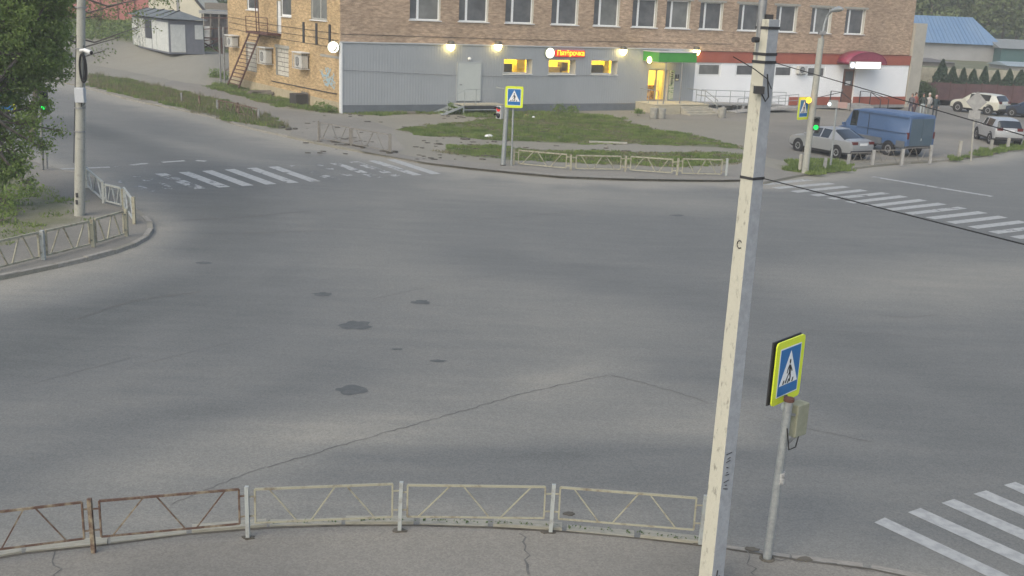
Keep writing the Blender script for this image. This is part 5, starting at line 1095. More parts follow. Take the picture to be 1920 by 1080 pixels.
sedan = [(-2.28, .36, .80, .70, .84, .60, 'body'), (-2.18, .26, .93, .83, .985, .70, 'body'), (-1.72, .22, .95, .88, 1.03, .72, 'wind'), (-.85, .20, .95, .89, 1.40, .56, 'pil'), (-.68, .20, .95, .89, 1.43, .58, 'cab'), (-.12, .20, .94, .89, 1.45, .59, 'pil'), (-.04, .20, .94, .89, 1.45, .59, 'cab'), (.50, .20, .92, .89, 1.40, .57, 'wind'), (1.25, .20, .90, .88, .96, .72, 'body'), (1.95, .22, .80, .85, .84, .66, 'body'), (2.25, .28, .64, .72, .68, .52, 'body')]
vanS = [(-2.72, .50, 1.25, .98, 2.12, .86, 'pil'), (-2.66, .46, 1.28, 1.02, 2.20, .90, 'pil'), (-1.0, .45, 1.28, 1.03, 2.24, .91, 'pil'), (.78, .45, 1.28, 1.03, 2.22, .90, 'pil'), (.88, .45, 1.27, 1.03, 2.20, .88, 'cab'), (1.40, .45, 1.24, 1.01, 2.12, .84, 'wind'), (2.05, .45, 1.16, .98, 1.22, .80, 'body'), (2.55, .45, 1.0, .92, 1.05, .74, 'body'), (2.75, .5, .8, .80, .84, .66, 'body')]
suvS = [(-2.13, .40, .95, .78, .99, .68, 'body'), (-2.06, .30, 1.05, .87, 1.10, .74, 'wind'), (-1.72, .27, 1.06, .90, 1.52, .64, 'pil'), (-1.30, .26, 1.06, .91, 1.60, .65, 'cab'), (-.20, .26, 1.04, .91, 1.62, .66, 'pil'), (-.10, .26, 1.04, .91, 1.62, .66, 'cab'), (.45, .26, 1.02, .91, 1.57, .64, 'wind'), (1.20, .26, 1.0, .90, 1.06, .74, 'body'), (1.90, .28, .90, .86, .94, .68, 'body'), (2.13, .34, .72, .74, .76, .56, 'body')]
def place(rear_px, front_px, z=.107): a, b = G(*rear_px, z), G(*front_px, z); return a, b, atan2(b.y - a.y, b.x - a.x)
def veh(name, rear_w, hd, rear_x, hw, *args, **kw):
    """park a vehicle so that its left rear wheel stands on the surveyed ground point"""
    f = V((cos(hd), sin(hd))); l = V((-f.y, f.x)); c = rear_w.to_2d() - f * rear_x - l * hw
    return vehicle(name, (c.x, c.y, .107), hd, *args, **kw)
a, b, hd = place((1566, 297), (1494, 283)); veh('parked_car', a, hd, -1.35, .88, sedan, (-1.35, 1.40), .31, 'silver saloon car parked behind the pale fence', 'car', paint('silver_paint', (.27, .28, .285)), .86, lamp=(.34, .14), plate_z=.80)
a = G(1663, 291, .107); hd2 = hd + radians(-1)
veh('parked_van', a, hd2, -1.55, 1.02, vanS, (-1.55, 1.55), .35, 'blue panel van parked beside the silver saloon', 'van', mat('van_blue_paint', (.05, .095, .19), (.062, .11, .21), .8, .4, spec=.4), 1.15, lamp=(.12, .34), steel=True, plate_z=.95, low=mat('dusty_van_sill', (.10, .11, .12), None, rough=.8))
_van = bpy.data.objects['parked_van']
M_vdoor = mat('van_rear_door_paint', (.06, .095, .125), (.075, .11, .14), 1.5, .5)
for s__ in (1, -1): MB().box(-2.755, -2.722, *((.012, .80) if s__ > 0 else (-.80, -.012)), .62, 2.02).build('rear_door', M_vdoor, _van, bevel=.02)
for xa_, xb_ in ((-2.62, -2.05), (-1.05, 1.05)): MB().box(xa_, xb_, 1.012, 1.048, .52, .86).build('lower_side_panel', mat('van_dusty_side', (.085, .10, .12), (.12, .125, .13), 2, .8), _van, bevel=.01)
MB().box(-2.62, .80, 1.022, 1.05, 1.24, 1.29).build('side_moulding', mat('van_moulding', (.045, .08, .15), None, rough=.5), _van)
for s__ in (1, -1): MB().bar((-2.66, s__ * .965, 2.05), (.9, s__ * .965, 2.07), .035, .05).build('roof_gutter', mat('van_moulding', (.05, .09, .17)), _van)
MB().box(-.02, 0, 1.03, 1.05, .9, 2.0).build('door_seam', M_trim, _van)
a, b, hd = place((1853, 270), (1821, 258)); veh('parked_car', a, hd, -1.32, .89, suvS, (-1.32, 1.32), .36, 'silver crossover parked at the right edge behind the verge', 'car', paint('light_silver_paint', (.36, .37, .375)), 1.02, lamp=(.34, .18), plate_z=.92).scale = (.95, .95, .95)
a, b, hd = place((1851, 216), (1799, 210)); hd = hd
veh('parked_car', a, hd, -1.32, .89, suvS, (-1.32, 1.32), .37, 'white crossover parked by the red fence', 'car', paint('white_car_paint', (.58, .58, .50)), 1.02, lamp=(.34, .18), plate_z=.9)
a = G(1896, 219, .107); veh('parked_car', a, hd, 1.40, .88, sedan, (-1.35, 1.40), .32, 'dark blue car half out of the frame beside the white crossover', 'car', paint('dark_blue_paint', (.03, .045, .075)), .86, lamp=(.3, .16), plate_z=.8)

# ------------------------------------------------------------------ people
M_skin = mat('skin', (.42, .26, .19), None, rough=.6)
def person(loc, rz, label, top_c, leg_c, hair_c, h=1.70, arms=((.22, -.02, -.62), (-.22, .02, -.62)), stride=.10):
    o = empty('person', loc, rz, label, 'person', 'people standing beyond the van'); s = h / 1.70
    me = bpy.data.meshes.new('body'); vs, es, rad = [], [], []
    def ad(p, r, par=None):
        vs.append(tuple(V(p) * s)); rad.append(r * s)
        if par is not None: es.append((par, len(vs) - 1))
        return len(vs) - 1
    pel = ad((0, 0, .92), .135); wst = ad((0, 0, 1.06), .125, pel); che = ad((0, .01, 1.26), .15, wst); nk0 = ad((0, 0, 1.42), .075, che); nk = ad((0, .01, 1.48), .05, nk0); hd0 = ad((0, .03, 1.56), .085, nk); hd1 = ad((0, .02, 1.64), .082, hd0)
    ad((0, .115, 1.565), .018, hd0)
    for sx_ in (1, -1):
        hp = ad((.10 * sx_, 0, .86), .095, pel); kn = ad((.11 * sx_, stride * sx_ * .5, .49), .062, hp); an = ad((.11 * sx_, stride * sx_ - .03, .09), .042, kn); ad((.12 * sx_, stride * sx_ + .11, .045), .04, an)
        sh = ad((.19 * sx_, 0, 1.36), .06, che); ar = arms[0 if sx_ == 1 else 1]; el = ad((.25 * sx_, -.04, 1.10), .047, sh); wr = ad((.25 * sx_ + .02, .08, .88), .030, el); pa = ad((.25 * sx_ + .02, .10, .81), .032, wr)
        for k in range(4): f1 = ad((.25 * sx_ + .02, .085 + .018 * k, .76), .009, pa); ad((.25 * sx_ + .01, .085 + .018 * k, .72 - .008 * (1 - abs(k - 1.5))), .008, f1)
        th = ad((.25 * sx_, .135, .79), .01, pa); ad((.25 * sx_, .15, .76), .009, th)
    me.from_pydata(vs, es, []); ob = link('body', me, o); ob.modifiers.new('skin', 'SKIN'); 
    for i, r in enumerate(rad): me.skin_vertices[0].data[i].radius = (r, r)
    me.skin_vertices[0].data[0].use_root = True
    sb = ob.modifiers.new('sub', 'SUBSURF'); sb.levels = 1; sb.render_levels = 1
    dg = bpy.context.evaluated_depsgraph_get(); dg.update(); m2 = bpy.data.meshes.new_from_object(ob.evaluated_get(dg)); ob.modifiers.clear(); ob.data = m2; m2.materials.clear()
    for mt in (M_skin, mat('cloth_%s' % (top_c,), top_c, None, rough=.9), mat('cloth_%s' % (leg_c,), leg_c, None, rough=.9), M_black): m2.materials.append(mt)
    for p in m2.polygons:
        c = p.center / s; p.use_smooth = True; p.material_index = 3 if c.z < .085 else (2 if c.z < .93 and abs(c.x) < .21 else (0 if c.z > 1.455 or (abs(c.x) > .2 and c.z < .86) else 1))
    mb = MB(); mb.lathe([(.001, .115), (.05, .105), (.085, .07), (.098, .02), (.097, -.04), (.085, -.09), (.07, -.10)], 14, (0, -.008 * s, 1.615 * s)); hr = mb.build('hair', mat('hair_%s' % (hair_c,), hair_c, None, rough=.8), o, smooth=60)
    for v in hr.data.vertices:
        if v.co.y > .03 * s and v.co.z < 1.60 * s: v.co.y = .02 * s
    for sx_ in (1, -1): MB().lathe([(.001, .012), (.012, .004), (.012, -.004), (.001, -.012)], 8, (.033 * sx_ * s, .108 * s, 1.575 * s)).build('eye', M_black, o)
    return o
for px, py, rz, lb, tc, lc, hc, hh in ((1706, 218, 2.2, 'person in a dark jacket with a pale sleeve, leftmost of the group by the van', (.10, .09, .10), (.05, .045, .07), (.12, .1, .08), 1.68), (1713, 217, 3.6, 'person in a brick red jacket among the group by the van', (.30, .10, .075), (.16, .10, .11), (.05, .04, .03), 1.72), (1727, 219, 2.9, 'person in a dark top and pale jeans between red and white jackets', (.035, .045, .04), (.32, .36, .37), (.04, .03, .03), 1.74), (1738, 219, 3.4, 'person in a white jacket near the rear of the blue van', (.46, .44, .42), (.26, .28, .27), (.5, .45, .4), 1.75), (1751, 221, 2.7, 'person in a long dark coat, rightmost of the group by the van', (.035, .05, .055), (.03, .04, .05), (.45, .28, .27), 1.66)):
    person(G(px, py, .107), rz, lb, tc, lc, hc, hh)

# ------------------------------------------------------------------ right background: fence, thujas, wall, houses
def Yz(px, py, Y): return P(px, py, Y)
FY = 99.0
fa, fb2 = P(1690, 190, FY), P(2080, 190, FY + 2); mf = empty('red_sheet_fence', (fa.x, FY, .1), 0, 'dark red sheet metal fence behind the parked cars', 'fence')
n = 14; dxx = (fb2.x - fa.x) / n
M_redf = mat('dark_red_sheet', (.095, .055, .06), (.135, .075, .075), 1.5, .6)
for k in range(n):
    mb = MB(); w = dxx - .06; cnt = 12
    for j in range(cnt):
        q0, q1 = j / cnt * w, (j + .5) / cnt * w; q2 = (j + 1) / cnt * w; h = 1.55 + .03 * (k % 3)
        for (u0, v0, u1, v1) in ((q0, 0, q1, 0), (q1, 0, q1 + .02, .03), (q1 + .02, .03, q2 - .02, .03), (q2 - .02, .03, q2, 0)): mb.quad((u0, v0, .05), (u1, v1, .05), (u1, v1, h), (u0, v0, h))
    mb.build('sheet_panel', M_redf, mf, loc=(k * dxx + .03, 0, 0)); MB().box(-.04, .04, .0, .1, -.05, 1.7).build('post', M_brown, mf, loc=(k * dxx, .04, 0))
rwY = 104.2
ra_, rb_ = P(1700, 150, rwY), P(2100, 150, rwY); rw = empty('retaining_wall', (ra_.x - 2, rwY, .0), 0, 'pale stained concrete retaining wall behind the row of thujas', 'wall')
M_rw = mat('stained_concrete', (.38, .36, .28), (.22, .21, .17), 1.3, .95, contrast=(.45, .75), bump=.4, bscale=6); nb_ = 16; Wd = (rb_.x - ra_.x + 4) / nb_
for k in range(nb_): MB().box(0.01, Wd - .01, 0, .4, 0, 2.78 + random.uniform(-.05, .05)).build('panel', M_rw, rw, loc=(k * Wd, random.uniform(0, .04), 0))
def leaf_mesh(name, pts, size, rng, flatten=.0, aspect=.6):
    """one small folded leaf face per point"""
    n = len(pts); d = rng.normal(size=(n, 3)); d /= np.linalg.norm(d, axis=1)[:, None]; e = rng.normal(size=(n, 3)); e -= d * (e * d).sum(1)[:, None]; e /= np.linalg.norm(e, axis=1)[:, None]
    s = size * rng.uniform(.6, 1.35, (n, 1)); a = pts + d * s; b = pts + e * s * aspect; c = pts - d * s; f = pts - e * s * aspect
    co = np.stack([a, b, c, f], 1).reshape(-1, 3); me = bpy.data.meshes.new(name); me.vertices.add(4 * n); me.vertices.foreach_set('co', co.ravel().astype('f')); me.loops.add(4 * n); me.loops.foreach_set('vertex_index', np.arange(4 * n, dtype='i')); me.polygons.add(n); me.polygons.foreach_set('loop_start', np.arange(0, 4 * n, 4, dtype='i')); me.polygons.foreach_set('loop_total', np.full(n, 4, 'i')); me.update(calc_edges=True); me.validate(); return me
names = ['first thuja, tallest, next to the pale wall', 'second thuja from the pale wall', 'third thuja from the pale wall', 'fourth thuja from the pale wall', 'fifth thuja from the pale wall', 'sixth thuja from the pale wall', 'seventh thuja from the pale wall', 'eighth thuja, at the right edge of the frame']
for k, (px, ytop, wd) in enumerate(((1760, 113, 1.15), (1781, 126, .95), (1801, 129, .8), (1820, 131, .95), (1841, 126, .8), (1864, 133, .95), (1887, 131, .95), (1909, 133, 1.2))):
    b_ = P(px, 176, 101.6); h_ = HZ((b_.x, 101.6), ytop); o = empty('thuja', (b_.x, 101.6, .1), 0, 'conical dark thuja behind the red fence, ' + names[k], 'thuja', 'row of thujas')
    MB().tube([(0, 0, -.1), (0, 0, h_ * .9)], [.08, .02], 7).build('trunk', M_bark, o)
    N = 2600; t = RNG.random(N) ** .75; ang = RNG.random(N) * 2 * pi; lump = 1 + .22 * np.sin(ang * 3 + k) * np.sin(t * 14 + k * 2); R = wd * (1 - t) ** .8 * lump * (.55 + .45 * np.sqrt(RNG.random(N))); p = np.stack([R * np.cos(ang), R * np.sin(ang), .2 + t * (h_ - .25)], 1)
    me = leaf_mesh('crown', p, .11, RNG); me.materials.append(M_thuja); link('crown', me, o)
def house(name, label, x0, x1, Y, depth, z0, ze, zr, wm_, rm, over=.5, skew=0.0, hip=2.0):
    o = empty(name, (x0, Y, z0), skew, label, 'house'); W = x1 - x0; h = ze - z0; r = zr - z0; d = depth
    MB().box(0, W, 0, d, 0, h).build('wall', wm_, o)
    mb = MB(); v = [(-over, -over, h), (W + over, -over, h), (W + over, d + over, h), (-over, d + over, h), (-over + hip * 0, d / 2, r), (W + over - hip, d / 2, r)]
    mb.add(v, [(0, 1, 5, 4), (1, 2, 5), (2, 3, 4, 5), (3, 0, 4), (3, 2, 1, 0)]); mb.build('roof', rm, o); return o
M_blue = mat('blue_roof_sheet', (.12, .205, .33), (.155, .235, .345), .4, .35, stretch=(1, .2, 1))
hL, hR = P(1700, 100, 128), P(1862, 100, 128)
hh_ = house('house', 'grey walled house with a large blue metal roof up the slope', hL.x, hR.x, 128, 9, 2.2, HZ((hL.x, 128), 78), HZ((hL.x, 132), 27), mat('grey_house_wall', (.25, .255, .26), (.30, .305, .31), .5, .9), M_blue, .5, radians(-4), 2.2)
for k in range(21): MB().bar((-.4 + k * (hR.x - hL.x + .6) / 23, -.5, HZ((hL.x, 128), 78) - 2.2 + .03), (-.4 + k * (hR.x - hL.x + .6) / 23 * .93, 4.4, HZ((hL.x, 132), 27) - 2.2 - .0), .05, .05).build('roof_seam', M_blue, [c for c in hh_.children if c.name.startswith('roof')][0])
tL, tR = P(1862, 100, 126), P(2010, 100, 126); house('house', 'dark teal outbuilding right of the blue roofed house', tL.x + .5, tR.x, 125, 8, 2.2, HZ((tL.x, 125), 90), HZ((tL.x, 128), 72), mat('teal_wall', (.045, .10, .105), (.06, .12, .12), .5, .7), mat('grey_roof', (.20, .215, .21), None, rough=.6), .3, radians(-3), 1.0)
sL, sR = P(1878, 125, 112), P(2000, 125, 112); house('shed', 'low pale roofed shed at the right edge below the teal outbuilding', sL.x, sR.x, 110, 5, 2.4, HZ((sL.x, 110), 124), HZ((sL.x, 112), 115), M_concgrey, mat('pale_shed_roof', (.25, .30, .32), None, rough=.6), .3, 0, .5)
pl_ = P(1712, 118, 116); house('shed', 'low dark shed below the blue roofed house beside the pier', pl_.x - 2, P(1762, 118, 116).x, 112, 4, 2.2, HZ((pl_.x, 112), 116), HZ((pl_.x, 113), 109), mat('dark_shed', (.14, .135, .125), None), mat('dark_shed_roof', (.13, .125, .12), None), .2)

# ------------------------------------------------------------------ trees and bushes
def tree(name, base, label, blobs, nleaf, lsize, lm, trunk_h, tr, group=None, shell=.35, clump=40, cl_r=.35, lean=(0, 0), cat='tree'):
    """tapered trunk, limbs to every leafy mass, twigs to every clump, leaf faces in clumps with gaps between"""
    o = empty(name, base, 0, label, cat, group); top = V((lean[0], lean[1], trunk_h)); mb = MB()
    mb.tube([(0, 0, -.2), top * .5 + V((.05 * trunk_h * random.uniform(-1, 1), 0, 0)), top], [tr, tr * .75, tr * .45], 9)
    tw = MB(); allp = []
    tot = sum(b[3] * b[4] * b[5] for b in blobs)
    for (x, y, z, rx, ry, rz_) in blobs:
        c = V((x, y, z)); s0 = top * random.uniform(.55, 1.0); mid = s0.lerp(c, .5) + V((0, 0, -.1 * (c - s0).length)); mb.tube([s0, mid, c], [tr * .4, tr * .25, tr * .1], 6)
        nl = int(nleaf * rx * ry * rz_ / tot); ncl = max(4, nl // clump); cd = RNG.normal(size=(ncl, 3)); cd /= np.linalg.norm(cd, axis=1)[:, None]; rr = (shell + (1 - shell) * RNG.random((ncl, 1))) ** .6
        cc = cd * rr * np.array([rx, ry, rz_]) + np.array([x, y, z])
        for q in cc[:: max(1, ncl // 60)]: tw.tube([tuple(c.lerp(V(q), .15)), tuple(c.lerp(V(q), .6) + V((0, 0, .05))), tuple(V(q))], [tr * .08, tr * .05, tr * .02], 4, cap=False)
        p = np.repeat(cc, clump, 0) + RNG.normal(size=(ncl * clump, 3)) * np.array([cl_r, cl_r, cl_r * .7]) * RNG.uniform(.4, 1.3, (ncl * clump, 1)); allp.append(p)
    mb.build('trunk', M_bark, o, smooth=50); tag(tw.build('twigs', M_bark, o), kind='stuff'); pts = np.concatenate(allp); pts = pts[pts[:, 2] > .15]
    me = leaf_mesh('crown', pts, lsize, RNG); me.materials.append(lm); link('crown', me, o); return o
# big tree on the left corner
tbase = G(-45, 395, .1)
def bl(px, py, Y, rx, ry, rz_): p = P(px, py, Y); return (p.x - tbase.x, p.y - tbase.y, p.z - .1, rx, ry, rz_)
tree('broadleaf_tree', tbase, 'large broadleaf tree in fresh leaf filling the left edge', [bl(-30, 60, 35, 2.0, 2.0, 1.8), bl(40, 60, 36, 1.3, 1.5, 1.4), bl(85, 40, 36, .75, 1.2, 1.0), bl(105, 120, 36.5, .5, .9, .75), bl(20, 140, 35, 1.1, 1.2, .8), bl(70, 150, 36, .6, .9, .5), bl(-40, 200, 34, 1.0, 1.2, 1.2), bl(50, 235, 34, .55, .8, .40), bl(15, 260, 34, .8, .9, .55), bl(75, 275, 34, .35, .6, .4), bl(-20, 320, 33, .8, .9, .8), bl(5, 380, 32, .5, .6, .55), bl(110, 245, 35, .22, .4, .2), bl(40, -60, 36, 2.0, 2.0, 1.6), bl(105, -30, 36, 1.0, 1.2, .9), bl(20, 320, 33, .45, .5, .4), bl(30, 300, 33.5, .6, .7, .45), bl(45, 340, 33, .35, .4, .4), bl(-5, 415, 31, .45, .5, .4), bl(60, 200, 35, .6, .8, .45), bl(10, 170, 35, .9, 1, .6), bl(95, 80, 36, .7, 1, .9), bl(60, 105, 35.5, 1.0, 1.1, .8)], 105000, .05, M_leaf, 5.5, .20, clump=34, cl_r=.17, shell=.2, group='trees at the edges')
tb2 = V((-30, 60, .1))
wb = G(60, 255, .1)
def bl2(px, py, Y, r): p = P(px, py, Y); return (p.x - wb.x, p.y - wb.y, p.z - .1, r, r, r * .8)
tree('birch_tree', wb, 'thin leaved tree with bare hanging twigs behind the left lamp pole', [bl2(190, 30, 56, 1.3), bl2(235, 5, 56, 1.2), bl2(150, -20, 56, 1.6), bl2(260, 50, 57, .9), bl2(120, 30, 56, 1.2), bl2(225, 70, 57, .7), bl2(300, -10, 57, 1.2), bl2(195, 95, 57, .5)], 2600, .07, M_leafolive, 7.0, .16, clump=14, cl_r=.25, shell=.1, lean=(1.2, 0), group='trees at the edges')
# wood on the hill behind the houses
k = 0; desc = ['pale green', 'olive', 'dark', 'mid green', 'yellowish', 'brownish']
spots = [(1690, 150), (1722, 158), (1748, 149), (1775, 162), (1800, 152), (1828, 160), (1856, 150), (1885, 158), (1912, 150), (1940, 162), (1970, 155), (1735, 176), (1790, 180), (1845, 178), (1900, 180), (1955, 178)]
for i, (px, Y) in enumerate(spots):
    p = P(px, 30, Y); z = float(terrain(p.x, Y)); H = 11 + (i * 37 % 5) + (Y - 150) * .1; b_ = [(random.uniform(-1.2, 1.2), random.uniform(-1, 1), H * (.30 + .10 * j), 2.4 * (1 - .06 * j), 2.2, 1.5) for j in range(6)]
    tree('hill_tree', (p.x, Y, z), ('wooded slope tree above the blue roof, %s' % ('%s from the left in the %s row' % (['first', 'second', 'third', 'fourth', 'fifth', 'sixth', 'seventh', 'eighth', 'ninth', 'tenth', 'eleventh'][i if i < 11 else i - 11], 'front' if i < 11 else 'rear'))), b_, 3600, .26, (M_leafolive, M_leafdark, M_leafolive, M_leaf)[i % 4], H * .75, .2, 'trees on the wooded slope', clump=24, cl_r=.55)
# dark bush by the pier, weeds at walls
for px, py, Y, r, lb in ((1706, 165, 94, .9, 'dark bush at the foot of the building end pier'), (1728, 163, 97, 1.0, 'dark bush between the end pier and the red fence')):
    p = P(px, py + 18, Y); tree('bush', (p.x, Y, .1), lb, [(0, 0, .9, r, .8, .7), (.5, 0, .6, r * .7, .7, .5)], 2600, .09, M_leafdark, .7, .05, 'bushes by the pier', clump=26, cl_r=.22, cat='bush')
for px, py, r, lb in ((974, 208, .32, 'small weed clump at the plinth right of the crossing sign'), (1047, 212, .30, 'weed clump at the plinth below the second lit window'), (1072, 214, .28, 'weed clump at the plinth below the shop sign'), (600, 209, .30, 'weed clump at the foot of the yellow wall near the corner'), (618, 211, .25, 'weed clump at the corner of the grey cladding'), (1196, 217, .25, 'weed clump at the corner of the entrance platform'), (850, 214, .4, 'green weeds under the service stair treads')):
    p = G(px, py, .1); tree('weed_clump', p, lb, [(0, 0, r, r, r, r), (r, .1, r * .6, r * .8, r * .7, r * .6)], 420, .055, M_leaf, r, .02, 'weeds along the building', clump=16, cl_r=.12, cat='weed')
p0 = G(408, 152, .1); tree('bush', p0, 'low green bush at the far left corner of the yellow wall', [(0, 0, .5, .6, .6, .45), (.6, -.3, .35, .5, .5, .3)], 1200, .07, M_leaf, .5, .03, 'bushes by the pier', clump=20, cl_r=.18, cat='bush')

# grass
def grass(name, polys, dens, hmin, hmax, material, seed, width=.022, zb=.1, thr=.35, label=None):
    rng = np.random.default_rng(seed); X, Y = [], []
    for L in polys:
        xs = [p.x for p in L]; ys = [p.y for p in L]; a = (max(xs) - min(xs) + .8) * (max(ys) - min(ys) + .8); n = int(a * dens); x = rng.uniform(min(xs) - .4, max(xs) + .4, n); y = rng.uniform(min(ys) - .4, max(ys) + .4, n)
        d = pdist(x, y, L + [L[0]]); sd = np.where(inpoly(x, y, L), d, -d); w = (vnoise(x, y, .7, seed) - .5) * 1.0 + (vnoise(x, y, 2.3, seed + 1) - .5) * .8
        k = (sd + w * .8 > 0) & (vnoise(x, y, 1.4, seed + 2) * .6 + vnoise(x, y, 4, seed + 3) * .4 > thr * rng.uniform(.6, 1.2, n)); X.append(x[k]); Y.append(y[k])
    x = np.concatenate(X); y = np.concatenate(Y); n = len(x); h = rng.uniform(hmin, hmax, n) * (.5 + vnoise(x, y, 1.1, seed + 4)); a = rng.uniform(0, 2 * pi, n); t = rng.uniform(0, 2 * pi, n); ln = h * rng.uniform(.1, .6, n); w = width * rng.uniform(.6, 1.4, n)
    z = np.full(n, zb); c = np.stack([np.stack([x - np.cos(a) * w, y - np.sin(a) * w, z], 1), np.stack([x + np.cos(a) * w, y + np.sin(a) * w, z], 1), np.stack([x + np.cos(t) * ln, y + np.sin(t) * ln, z + h], 1)], 1).reshape(-1, 3)
    me = bpy.data.meshes.new(name); me.vertices.add(3 * n); me.vertices.foreach_set('co', c.ravel().astype('f')); me.loops.add(3 * n); me.loops.foreach_set('vertex_index', np.arange(3 * n, dtype='i')); me.polygons.add(n); me.polygons.foreach_set('loop_start', np.arange(0, 3 * n, 3, dtype='i')); me.polygons.foreach_set('loop_total', np.full(n, 3, 'i')); me.update(calc_edges=True); me.materials.append(material); o = link(name, me); tag(o, label, 'grass', None, 'stuff'); return o
grass('lawn_grass', lawns[:2], 620, .035, .11, M_grass, 11, .026, thr=.52, label='rough green grass of the lawn in front of the shop')
grass('verge_grass', [lawns[2]], 420, .05, .19, M_grass, 12, .03, thr=.46, label='green grass of the verge along the left road')
grass('verge_dry_grass', [lawns[2]], 80, .10, .38, M_drygrass, 19, .018, label='dry stalks standing in the left verge')
grass('wall_grass', [lawns[3], lawns[6]], 240, .05, .2, M_grass, 13, .03, thr=.45, label='patchy grass at the foot of the building')
grass('right_verge_grass', [lawns[4], lawns[5]], 420, .06, .18, M_grass, 14, .03, label='green grass beside the right crossing and the car park fence')
grass('corner_grass', [lawns[7]], 330, .03, .11, M_grass, 15, .02, thr=.72, label='sparse grass under the tree on the left corner')
grass('lawn_dry_grass', [lawns[0], lawns[1], lawns[3], lawns[6]], 110, .03, .10, M_drygrass, 16, .025, label='dry straw coloured grass scattered in the lawn')
yb = [G(x, y, 1.5).to_2d() for x, y in [(165, 40), (230, 45), (255, 78), (250, 84), (165, 82)]]
rng = np.random.default_rng(3); N = 14000; x = rng.uniform(-75, -30, N); y = rng.uniform(98, 124, N); d_ = (x - NK[40].x) * _n.x + (y - NK[40].y) * _n.y; kk = (y - 104 + (x + 32) * .55 > vnoise(x, y, .3, 4) * 4 - 2); x, y = x[kk], y[kk]; zz = terrain(x, y)
me = leaf_mesh('bank_grass', np.stack([x, y, zz + .08], 1), .22, rng, aspect=.5); me.materials.append(M_grass); tag(link('bank_grass', me), 'rough grass on the bank below the red garages', 'grass', None, 'stuff')
# kerb weeds: little moss tufts in the joint behind the near kerb
rng = np.random.default_rng(5); L = off(SK, .04); pts = []
for i in range(len(L) - 1):
    if -3.4 < L[i].x < 2.6: 
        for j in range(34): q = L[i].lerp(L[i + 1], rng.random()); pts.append((q.x + rng.normal() * .02, q.y + rng.normal() * .015, .16 + rng.random() * .03))
me = leaf_mesh('kerb_moss', np.array(pts), .02, rng); me.materials.append(M_leafdark); tag(link('kerb_moss', me), 'tufts of moss and weeds along the near kerb joint', 'moss', None, 'stuff')

# debris on the ground
def stick_pile(name, base, label, items, cat, mt):
    o = empty(name, base, 0, label, cat)
    for nm, a, b, w in items: MB().bar(a, b, w, w * .6).build(nm, mt, o)
p = G(486, 179, .1); stick_pile('board_pile', p, 'heap of old boards at the foot of the yellow wall', [('board', (-.9, 0, .08), (.9, .1, .10), .22), ('board', (-.8, .15, .2), (1.0, .05, .22), .2), ('board', (-.6, -.15, .3), (.8, .2, .33), .18)], 'boards', M_wood)
p = G(560, 196, .1); o = empty('slatted_box', p, SANG, 'dark slatted wooden box against the yellow wall', 'box')
for k in range(6): MB().box(-.6 + k * .2, -.43 + k * .2, -.45, -.41, .0, .78 + .04 * (k % 2)).build('slat', M_wood, o)
MB().box(-.58, .58, -.40, .40, .02, .70).build('inner_box', mat('dark_wood', (.05, .045, .04), None), o)
p = G(418, 148, .1); stick_pile('leaning_boards', p, 'grey boards leaning at the back corner of the yellow wall', [('board', (-.7, 0, 0), (.5, .2, .9), .2), ('board', (-.3, -.1, 0), (.8, .2, .75), .25), ('board', (0, -.2, 0), (1.0, .2, .6), .22)], 'boards', M_wood)
p = G(752, 212, .1); stick_pile('loose_plank', p, 'loose plank lying by the grey cladding', [('plank', (-1.1, 0, .05), (.9, .1, .05), .2)], 'plank', M_wood)
p = G(1140, 269, .1); stick_pile('loose_plank', p, 'pale plank lying at the lower edge of the lawn', [('plank', (-1.0, 0, .05), (1.0, -.1, .07), .16)], 'plank', M_conc)
for px, py, lb in ((917, 258, 'crumpled white bag lying on the lawn'), (1000, 222, 'small white litter near the plinth')):
    p = G(px, py, .1); mb = MB(); mb.lathe([(.001, .16), (.12, .13), (.2, .06), (.17, 0)], 9); ob = mb.build('litter_bag', M_white, None, loc=p)
    for v in ob.data.vertices: v.co += V((random.uniform(-.06, .06), random.uniform(-.06, .06), random.uniform(0, .03)))
    ob.scale = (1.2, .8, 1) if px < 950 else (.6, .6, .8); tag(ob, lb, 'litter')
# bare spoil heaps at the kerb
for (pa, pb_, lb) in (((510, 236), (545, 243), 'dark spoil heap at the end of the left verge'), ((622, 266), (735, 287), 'line of dark clods by the thin grey fence')):
    a, b = G(*pa, .1), G(*pb_, .1); mb = MB(); rng_ = random.Random(4)
    for k in range(26):
        t = rng_.random(); c = a.lerp(b, t) + V((rng_.gauss(0, .1), rng_.gauss(0, .1), 0)) - a; r = rng_.uniform(.06, .16); pts = [(c.x + r * cos(q) * rng_.uniform(.6, 1.2), c.y + r * sin(q) * rng_.uniform(.6, 1.2)) for q in np.linspace(0, 2 * pi, 7)[:-1]]; mb.prism(pts, 0, r * .5)
    ob = mb.build('soil_clods', M_soil, None, loc=a); tag(ob, lb, 'soil', None, 'stuff')

_cl = MB(); _rg = random.Random(21)
for _k in range(420):
    _px, _py = _rg.uniform(560, 1180), _rg.uniform(214, 300); cen_ = G(_px, _py, .107); rad_ = _rg.uniform(.03, .12) * (1.6 if _rg.random() < .1 else 1)
    if vnoise(cen_.x, cen_.y, .5, 77) < .5: continue
    _cl.prism([(cen_.x + rad_ * 1.5 * cos(q) * _rg.uniform(.6, 1.2), cen_.y + rad_ * sin(q) * _rg.uniform(.6, 1.2)) for q in np.linspace(0, 2 * pi, 7)[:-1]], .100, .107 + rad_ * .3)
tag(_cl.build('scattered_clods', M_soil), 'dark clods and scraps scattered on the bare ground round the lawn', 'soil', None, 'stuff')
